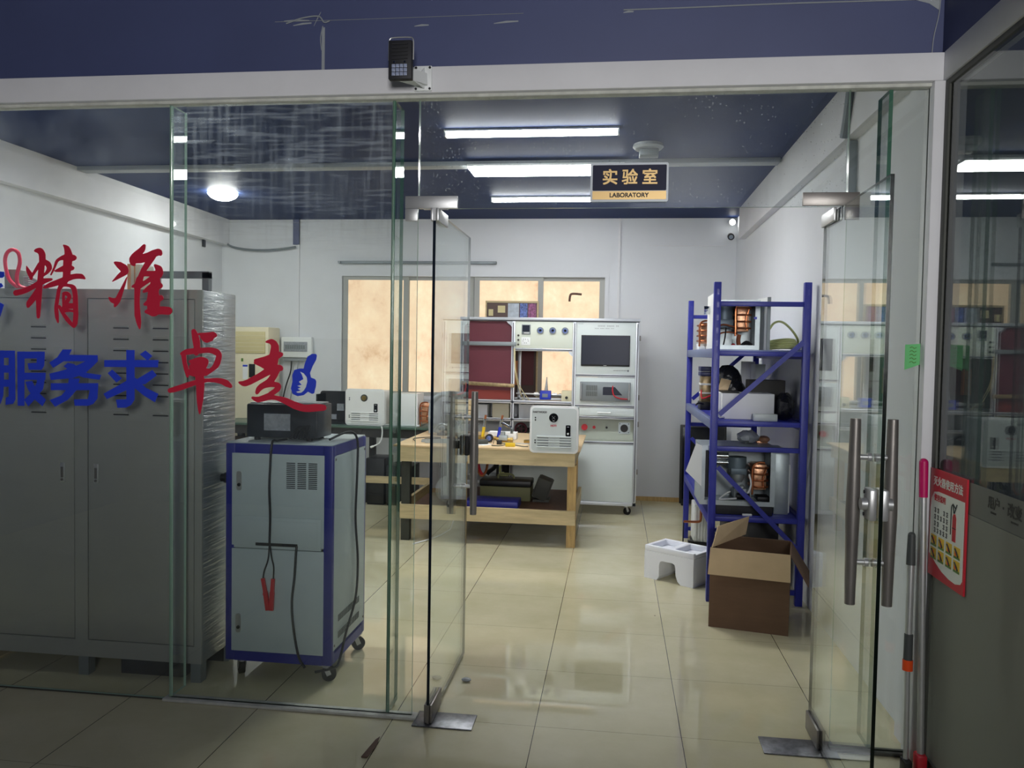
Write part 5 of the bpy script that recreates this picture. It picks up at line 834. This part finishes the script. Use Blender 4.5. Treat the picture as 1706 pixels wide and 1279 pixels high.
for pts,mt,l,nm in (([(-1.36,8.02,.53),(-1.37,7.98,.45),(-1.34,7.95,.36),(-1.30,7.95,.32),(-1.26,7.97,.38),(-1.25,8.0,.53)],'copper_tube','orange-brown hose looping inside the lower left bay of the test cabinet','hose'),([(-1.33,7.94,.54),(-1.335,7.92,.46),(-1.315,7.90,.38),(-1.29,7.90,.34)],'red_plastic','red hose hanging inside the lower left bay of the test cabinet','hose'),([(-1.18,8.08,.53),(-1.18,8.08,.43),(-1.20,8.08,.385),(-1.25,8.07,.345),(-1.27,8.06,.32)],'black','thick black elbow pipe inside the lower left bay of the test cabinet','pipe'),([(-1.125,7.79,.655),(-1.122,7.80,.50),(-1.125,7.80,.36),(-1.135,7.80,.29)],'rubber','black rubber hose hanging in front of the lower left cabinet bay','hose')):
    m=MB(); m.tube(pts,.013 if mt!='black' else .022,9); solo(nm,l,nm,m,mt)
t=thing('water_pump','dark pump with pale green fitting inside the lower left cabinet bay','pump',(-1.07,8.02,.293)); m=MB(); m.cyl((-1.07,8.02,.34),(-1.07,8.02,.50),.04,18,.055); m.box(-1.11,7.98,.2915,-1.03,8.06,.34); part(t,'motor',m,'black'); m=MB(); m.cyl((-1.12,7.95,.34),(-1.035,7.95,.34),.018,14); m.cyl((-1.10,7.95,.34),(-1.08,7.95,.34),.027,6); m.tube([(-1.105,7.95,.34),(-1.12,7.95,.37),(-1.12,7.97,.42)],.012,8); part(t,'fitting',m,'hose_green')
# black television leaning at the back wall
t=thing('flat_television','black flat television standing on the floor against the back wall','television',(.92,8.6,0)); m=MB(); m.M=Matrix.Translation((0,8.56,0))@Matrix.Rotation(-.09,4,'X'); m.box(.69,-.03,.012,1.165,.0,.835,.008); part(t,'casing',m,'black'); m=MB(); m.M=Matrix.Translation((0,8.56,0))@Matrix.Rotation(-.09,4,'X'); m.box(.715,-.032,.06,1.14,-.0302,.81); part(t,'screen',m,'black_gloss'); m=MB(); m.box(.71,8.50,0,.76,8.58,.02); m.box(1.09,8.50,0,1.14,8.58,.02); part(t,'foot',m,'rubber')
# ================================================================ BLUE RACK AND ITS LOAD
t=thing('storage_rack','tall blue steel storage rack along the right wall','rack',(.9,6.1,0))
posts=((.602,5.18),(1.147,5.18),(.602,6.97),(1.147,6.97)); S=.044
for x,y in posts:
    m=MB(); m.box(x,y,0,x+S,y+S,2.02,.003)
    for k in range(24): m.box(x+.018,y-.0008,.10+.08*k,x+.032,y+.001,.135+.08*k)
    part(t,'post',m,'blue_rack')
LEV=(1.60,1.15,.545)
for y in (5.182,6.972):
    for z in (1.885,1.575,1.135,.975,.53,.08): m=MB(); m.box(.6465,y+.008,z-.015,1.1465,y+.036,z+.015,.002); part(t,'end_bar',m,'blue_rack')
    for a,b in (((.652,1.19),(1.147,1.65)),((.652,.86),(1.147,.36))):
        m=MB(); m.beam((a[0],y-.006,a[1]),(b[0],y-.006,b[1]),.010,.030,up=(0,0,1)); part(t,'diagonal_brace',m,'blue_rack')
for z in LEV:
    for x in (.603,1.163): m=MB(); m.box(x,5.231,z-.055,x+.033,6.969,z+.004,.003); part(t,'long_beam',m,'shelf_steel' if x<1 and z>.6 else 'blue_rack')
    m=MB(); m.box(.6365,5.232,z-.014,1.1625,6.968,z,.002); part(t,'shelf_board',m,'shelf_steel' if z>1.5 else 'blue_rack')
ZA,ZB,ZC=LEV
# top shelf
t=thing('heat_exchanger','copper heat exchanger at the far end of the rack top shelf','heat exchanger',(.70,6.6,ZA)); exchanger(t,.66,.76,6.55,6.72,ZA+.055,ZA+.22,'core'); m=MB(); m.box(.645,6.50,ZA+.0005,.70,6.60,ZA+.03,.003); m.box(.71,6.48,ZA+.0005,.80,6.60,ZA+.035,.003); m.box(.65,6.601,ZA+.0005,.75,6.72,ZA+.054,.003); part(t,'white_base',m,'white_plastic')
def open_heater(name,label,x0,x1,y0,y1,z0,z1,front,shelf):
    """opened water heater: folded sheet housing, blower, burner, copper exchanger"""
    t=thing(name,label,'water heater',((x0+x1)/2,(y0+y1)/2,z0)); T=.006; W=x1-x0; H=z1-z0
    m=MB(); m.box(x0,y1-T,z0+.0005,x1,y1,z1); m.box(x0,y0,z0+.0005,x1,y1-T,z0+T); m.box(x0,y0,z1-T,x1,y1-T,z1); m.box(x0,y0,z0+T,x0+T,y1-T,z1-T); m.box(x1-T,y0,z0+T,x1,y1-T,z1-T)
    m.box(x0+T,y0,z0+T,x0+.03,y0+T,z1-T); m.box(x1-.03,y0,z0+T,x1-T,y0+T,z1-T); m.box(x0+.03,y0,z1-.03,x1-.03,y0+T,z1-T); m.box(x0+.03,y0,z0+T,x1-.03,y0+T,z0+.03); part(t,'housing',m,'galv')
    return t,T
t,T=open_heater('water_heater','opened water heater on the rack top shelf behind the front post',.632,.925,5.42,5.74,ZA,1.925,0,0)
exchanger(t,.78,.87,5.46,5.60,1.72,1.895); m=MB(); m.cyl((.715,5.56,1.80),(.715,5.56,1.89),.062,22); m.box(.66,5.50,1.745,.77,5.62,1.80,.004); part(t,'blower',m,'blower_gray')
m=MB(); m.tube([(.66,5.47,1.75),(.70,5.46,1.765),(.75,5.46,1.755),(.79,5.46,1.75)],.006,7); m.tube([(.66,5.47,1.69),(.69,5.46,1.71),(.74,5.46,1.715),(.79,5.45,1.705)],.006,7); m.tube([(.80,5.45,1.70),(.795,5.45,1.66),(.80,5.45,1.63)],.014,8); part(t,'pipes',m,'copper_tube')
m=MB(); m.tube([(.715,5.455,1.745),(.71,5.45,1.68),(.70,5.46,1.62)],.005,6); m.tube([(.82,5.45,1.63),(.85,5.45,1.65),(.88,5.46,1.63)],.012,7); m.box(.81,5.46,1.607,.88,5.56,1.64,.004); part(t,'harness',m,'black'); m=MB(); m.ball((.765,5.455,1.625),.017,12); part(t,'red_cap',m,'red_plastic'); m=MB(); m.cyl((.6315,5.60,1.865),(.585,5.60,1.865),.028,20); part(t,'outlet_pipe',m,'chrome'); m=MB(); m.box(.6255,5.40,1.602,.6315,5.74,1.965); part(t,'side_panel',m,'white_plastic'); m=MB(); m.box(.885,5.415,1.80,.905,5.4195,1.815); part(t,'blue_label',m,'meter_blue')
t=thing('metal_sheet','white folded heater panel standing upright on the rack top shelf','panel',(.94,5.45,ZA)); m=MB(); m.prism([(.93,5.56),(.934,5.56),(.968,5.37),(.964,5.37)],ZA+.001,1.94,'XY'); part(t,'sheet',m,'white_plastic'); m=MB(); m.box(.9585,5.352,ZA+.001,.9785,5.3695,1.94); part(t,'folded_edge',m,'gray_metal')
m=MB()
for k in range(6): 
    r=.105-.006*k; m.tube([(1.085+r*1.0*math.cos(a*PI/5),5.50+r*1.6*math.sin(a*PI/5),ZA+.012+.011*k+.006*math.sin(a)) for a in range(10)],.0065,7,3,True)
m.tube([(.985,5.42,1.735),(1.01,5.40,1.775),(1.05,5.39,1.785),(1.10,5.40,1.755),(1.15,5.42,1.70),(1.175,5.46,1.655),(1.16,5.55,1.62)],.0075,8); solo('hose_coil','pale green hose coil with a rising loop on the rack top shelf','hose',m,'hose_green')
# second shelf
t=thing('heater_core','stripped heater core with dark blower at the far end of the second rack shelf','heater core',(.68,6.3,ZB)); m=MB(); m.box(.64,6.22,1.405,.735,6.42,1.435,.004); m.box(.64,6.22,1.44,.735,6.42,1.475,.004); part(t,'blower',m,'blue_dark'); m=MB(); m.box(.648,6.25,1.21,.725,6.38,1.404,.004); part(t,'core',m,'bar_tape'); m=MB(); m.box(.645,6.245,1.335,.728,6.385,1.35); m.box(.645,6.245,1.27,.728,6.385,1.282); part(t,'bands',m,'white_plastic'); m=MB(); m.box(.64,6.20,ZB+.0005,.731,6.40,1.209,.004); part(t,'base',m,'black'); m=MB(); m.tube([(.645,6.21,1.30),(.65,6.19,1.24),(.70,6.18,1.255),(.73,6.19,1.27)],.006,6); part(t,'red_wire',m,'red_plastic'); m=MB(); m.tube([(.60,6.12,1.19),(.62,6.14,1.205),(.66,6.18,1.195)],.006,6); part(t,'black_wire',m,'black')
m=MB(); m.box(.735,6.15,ZB+.0005,.80,6.45,1.46,.004); solo('black_panel_box','narrow black box standing behind the front post on the second rack shelf','box',m,'black')
m=MB(); random.seed(3)
m.M=Matrix.Translation((.80,5.93,1.36)); m.ball((0,0,0),.09,16,1.1,.8,1.5); m.ball((.05,-.03,-.05),.07,14,1,.8,1.3); m.M=None; 
m.v=[(p[0]+random.uniform(-.009,.009),p[1]+random.uniform(-.009,.009),max(ZB+.16,p[2]+random.uniform(-.009,.009))) for p in m.v]; bagmb=m
t=thing('black_carton','large black carton filling the back of the second rack shelf','box',(.98,5.95,ZB)); m=MB(); m.box(.72,5.78,ZB+.0005,1.14,6.1,1.302,.005); part(t,'body',m,'box_black'); m=MB(); m.box(.90,5.63,ZB+.0005,1.14,5.775,1.40,.005); part(t,'front_carton_half',m,'box_black')
solo('black_plastic_bundle','crumpled shiny black plastic on top of the dark carton','plastic wrapping',bagmb,'bag_black')
m=MB(); m.sheet([(.69,5.60,1.325),(.757,5.60,1.325),(.795,5.72,1.385),(.728,5.72,1.40)],.006); solo('cardboard_scrap','tan piece of cardboard lying on the white carton, second rack shelf','cardboard',m,'cardboard_light')
t=thing('white_carton','long white carton at the front of the second rack shelf','box',(.86,5.45,ZB)); m=MB(); m.box(.69,5.36,ZB+.0005,1.02,5.615,1.318,.004); part(t,'body',m,'paper'); m=MB(); m.sheet([(.688,5.36,1.319),(.80,5.36,1.319),(.82,5.60,1.324),(.69,5.60,1.324)],.003); part(t,'black_flap',m,'black'); 
m=MB(); m.sheet([(.662,5.35,ZB+.001),(.686,5.352,ZB+.001),(.684,5.36,1.318),(.660,5.36,1.322)],.003); solo('metal_sheet','narrow white sheet standing beside the long white carton','panel',m,'white_plastic')
m=MB(); m.box(.875,5.245,ZB+.0005,1.02,5.30,ZB+.045,.004); solo('foam_slab','small pale slab lying on the front edge of the second rack shelf','slab',m,'heater_gray')
m=MB(); m.ball((1.092,5.42,ZB+.085),.10,16,.60,1.5,.95); m.v=[(p[0]+random.uniform(-.006,.006),p[1]+random.uniform(-.006,.006),max(ZB+.001,p[2]+random.uniform(-.006,.006))) for p in m.v]; solo('black_bag','soft black bag at the wall end of the second rack shelf','bag',m,'bag_black')
m=MB(); m.cyl((.655,5.255,ZB+.012),(.70,5.33,ZB+.012),.008,12); solo('silver_tube','short silver tube near the front post on the second rack shelf','tube',m,'chrome')
m=MB(); m.M=Matrix.Translation((1.05,6.60,ZB))@Matrix.Rotation(-.1,4,'X'); m.box(-.055,-.002,.01,.055,.002,.37); solo('white_sheet','white sheet standing upright behind the dark carton on the rack','sheet',m,'paper')
m=MB(); m.box(1.065,6.38,ZB+.0005,1.14,6.6,1.50,.004); solo('grey_box','pale grey box at the back of the second rack shelf by the wall','box',m,'heater_gray')
# third shelf: large opened heater
t,T=open_heater('water_heater','large opened water heater with copper exchanger on the third rack shelf',.555,1.02,5.262,5.62,ZC+.06,.985,0,0)
exchanger(t,.895,.985,5.33,5.50,.70,.865); m=MB(); m.cyl((.80,5.42,.83),(.80,5.42,.90),.065,24); m.box(.76,5.36,.79,.86,5.48,.83,.004); part(t,'blower',m,'blower_gray'); m=MB(); m.cyl((.565,5.40,.905),(.745,5.40,.905),.022,16); m.cyl((.565,5.40,.862),(.745,5.40,.862),.018,16); part(t,'air_pipes',m,'chrome'); m=MB(); m.lathe([(.0,0),(.03,0),(.045,.03),(.045,.055),(.0,.055)],20,(.81,5.42,.735)); m.box(.78,5.36,.64,.86,5.44,.70,.004); m.ball((.83,5.36,.71),.018,10); part(t,'gas_valve',m,'galv')
m=MB(); m.tube([(.87,5.33,.80),(.88,5.31,.74),(.86,5.30,.68),(.82,5.30,.65),(.74,5.30,.64),(.68,5.30,.635)],.006,8); m.tube([(.68,5.30,.64),(.72,5.29,.675),(.75,5.29,.69)],.005,7); part(t,'white_tubes',m,'white_plastic'); m=MB(); m.box(.92,5.30,.633,1.0,5.42,.66,.004); m.cyl((.79,5.30,.66),(.87,5.30,.66),.022,12); part(t,'ignition_parts',m,'black')
m=MB(); m.box(.585,5.2585,.655,.607,5.2615,.95); part(t,'left_side_panel',m,'black_soft')
m=MB(); m.sheet([(.590,5.10,.975),(.515,5.07,.82),(.590,5.10,.725)],.004); 
m=MB(); m.prism([(.522,1.0),(.560,.985),(.560,.725),(.460,.82)],5.235,5.239); m.box(.548,5.24,.78,.5545,5.275,.90); part(t,'swung_door',m,'white_plastic')
m=MB(); m.box(.66,5.27,ZC+.0005,1.01,5.60,ZC+.0595,.004); solo('black_tray','black tray under the large opened heater on the third rack shelf','tray',m,'black_soft')
m=MB(); m.box(1.03,5.34,ZC+.0005,1.12,5.70,.955,.004); solo('grey_panel_box','tall grey sheet-metal box beside the large opened heater','box',m,'galv')
m=MB(); m.ball((.875,5.46,1.03),.065,16,1.1,1.2,.68); m.v=[(p[0]+random.uniform(-.006,.006),p[1]+random.uniform(-.006,.006),max(.987,p[2]+random.uniform(-.006,.006))) for p in m.v]; solo('plastic_bag','pale crumpled plastic bag on top of the large opened heater','bag',m,'plastic_bag')
m=MB(); m.ball((.985,5.50,1.012),.04,12,1,1,.6); m.box(.94,5.49,.9865,1.01,5.56,1.0,.003); solo('copper_fitting','small copper and dark fitting on top of the large opened heater','fitting',m,'copper')
m=MB(); m.box(.82,5.237,ZC+.0005,.88,5.256,ZC+.014,.004); solo('white_strip','small white strip on the third rack shelf edge','strip',m,'white_plastic')
m=MB(); m.box(1.125,5.40,ZC+.0005,1.14,5.75,.86,.002); solo('wire_screen','thin white screen leaning at the wall on the third rack shelf','frame',m,'white_plastic')
# floor under the rack
t=thing('heater_unit','white ribbed heater unit with copper pipe under the far end of the rack','water heater',(.70,6.75,0)); m=MB(); m.box(.66,6.66,.04,.80,6.90,.35,.01); 
for k in range(5): m.box(.672+.024*k,6.654,.05,.684+.024*k,6.66,.33)
part(t,'casing',m,'white_plastic'); m=MB(); m.tube([(.575,6.62,.215),(.66,6.62,.215),(.705,6.62,.222),(.712,6.62,.25),(.712,6.62,.33)],.010,8); part(t,'copper_pipe',m,'copper_tube'); m=MB(); m.box(.655,6.64,0,.80,6.90,.0395); m.box(.615,6.60,0,.66,6.66,.06); part(t,'base',m,'black'); m=MB(); m.tube([(.578,6.62,.21),(.575,6.62,.12),(.575,6.62,.012)],.005,7); part(t,'drain_tube',m,'rubber')
t=thing('black_appliance','dark boxed appliance on the floor behind the open cardboard carton','appliance',(.90,5.75,0)); m=MB(); m.box(.78,5.60,.015,1.12,6.0,.46,.012); part(t,'case',m,'black'); m=MB(); m.box(.80,5.592,.34,.92,5.5995,.43); m.cyl((.85,5.5995,.25),(.85,5.585,.25),.04,18); part(t,'front_fittings',m,'gasket'); m=MB(); m.box(.80,5.62,0,1.10,5.98,.015); part(t,'foot',m,'rubber')
# open carton in front of the rack
th=math.atan2(4.612-4.706,.989-.564); t=thing('cardboard_carton','large open cardboard carton on the floor in front of the blue rack','carton',(.564,4.706,0),th,world=False)
FLAP=[(.572,4.70,.462),(.812,5.05,.470),(.834,5.08,.575),(.612,4.80,.563)]
w_,d_,h_=.436,.37,.455; e=.005; m=MB(); m.box(0,0,0,w_,e,h_); m.box(0,d_-e,0,w_,d_,h_); m.box(0,e,0,e,d_-e,h_); m.box(w_-e,e,0,w_,d_-e,h_); m.box(e,e,0,w_-e,d_-e,e); part(t,'body',m,'cardboard')
m=MB(); m.sheet([(0,-.002,h_+.004),(w_,-.002,h_+.004),(w_+.004,-.030,h_-.145),(-.008,-.030,h_-.145)],.004); part(t,'front_flap',m,'cardboard_light')
m=MB(); Mi=(Matrix.Translation((.564,4.706,0))@Matrix.Rotation(th,4,'Z')).inverted(); m.sheet([tuple(Mi@Vector(p)) for p in FLAP],.004); part(t,'left_flap',m,'cardboard_light')
m=MB(); m.sheet([(w_+.002,0,h_),(w_+.002,d_-.01,h_),(w_+.105,d_-.02,h_-.16),(w_+.10,.0,h_-.165)],.004); part(t,'right_flap',m,'cardboard')
m=MB(); m.sheet([(0.01,d_+.002,h_),(w_-.01,d_+.002,h_),(w_-.02,d_+.10,h_-.09),(.02,d_+.10,h_-.09)],.004); part(t,'rear_flap',m,'cardboard')
# polystyrene block
th=math.atan2(5.46-5.682,.55-.232); t=thing('polystyrene_block','white moulded polystyrene packing block on the floor beside the rack','packing block',(.232,5.682,0),th,world=False)
fw_,fd,fh=.385,.27,.232; m=MB()
arch=[(0,0),(.10,0),(.115,.02),(.118,.03),(.118,.105),(.125,.13),(.14,.138),(.225,.138),(.24,.13),(.247,.105),(.25,.06),(.265,.02),(.29,0),(fw_,0),(fw_,fh-.04),(0,fh-.04)]
m.prism(arch,0,fd); r=.03; z0,z1=fh-.0402,fh
m.box(0,0,z0,fw_,r,z1,.006); m.box(0,fd-r,z0,fw_,fd,z1,.006); m.box(0,r-.002,z0,r,fd-r+.002,z1,.006); m.box(fw_-r,r-.002,z0,fw_,fd-r+.002,z1-.012,.006); m.box(fw_*.52-.025,r-.002,z0,fw_*.52+.025,fd-r+.002,z1,.006); part(t,'block',m,'foam_white')
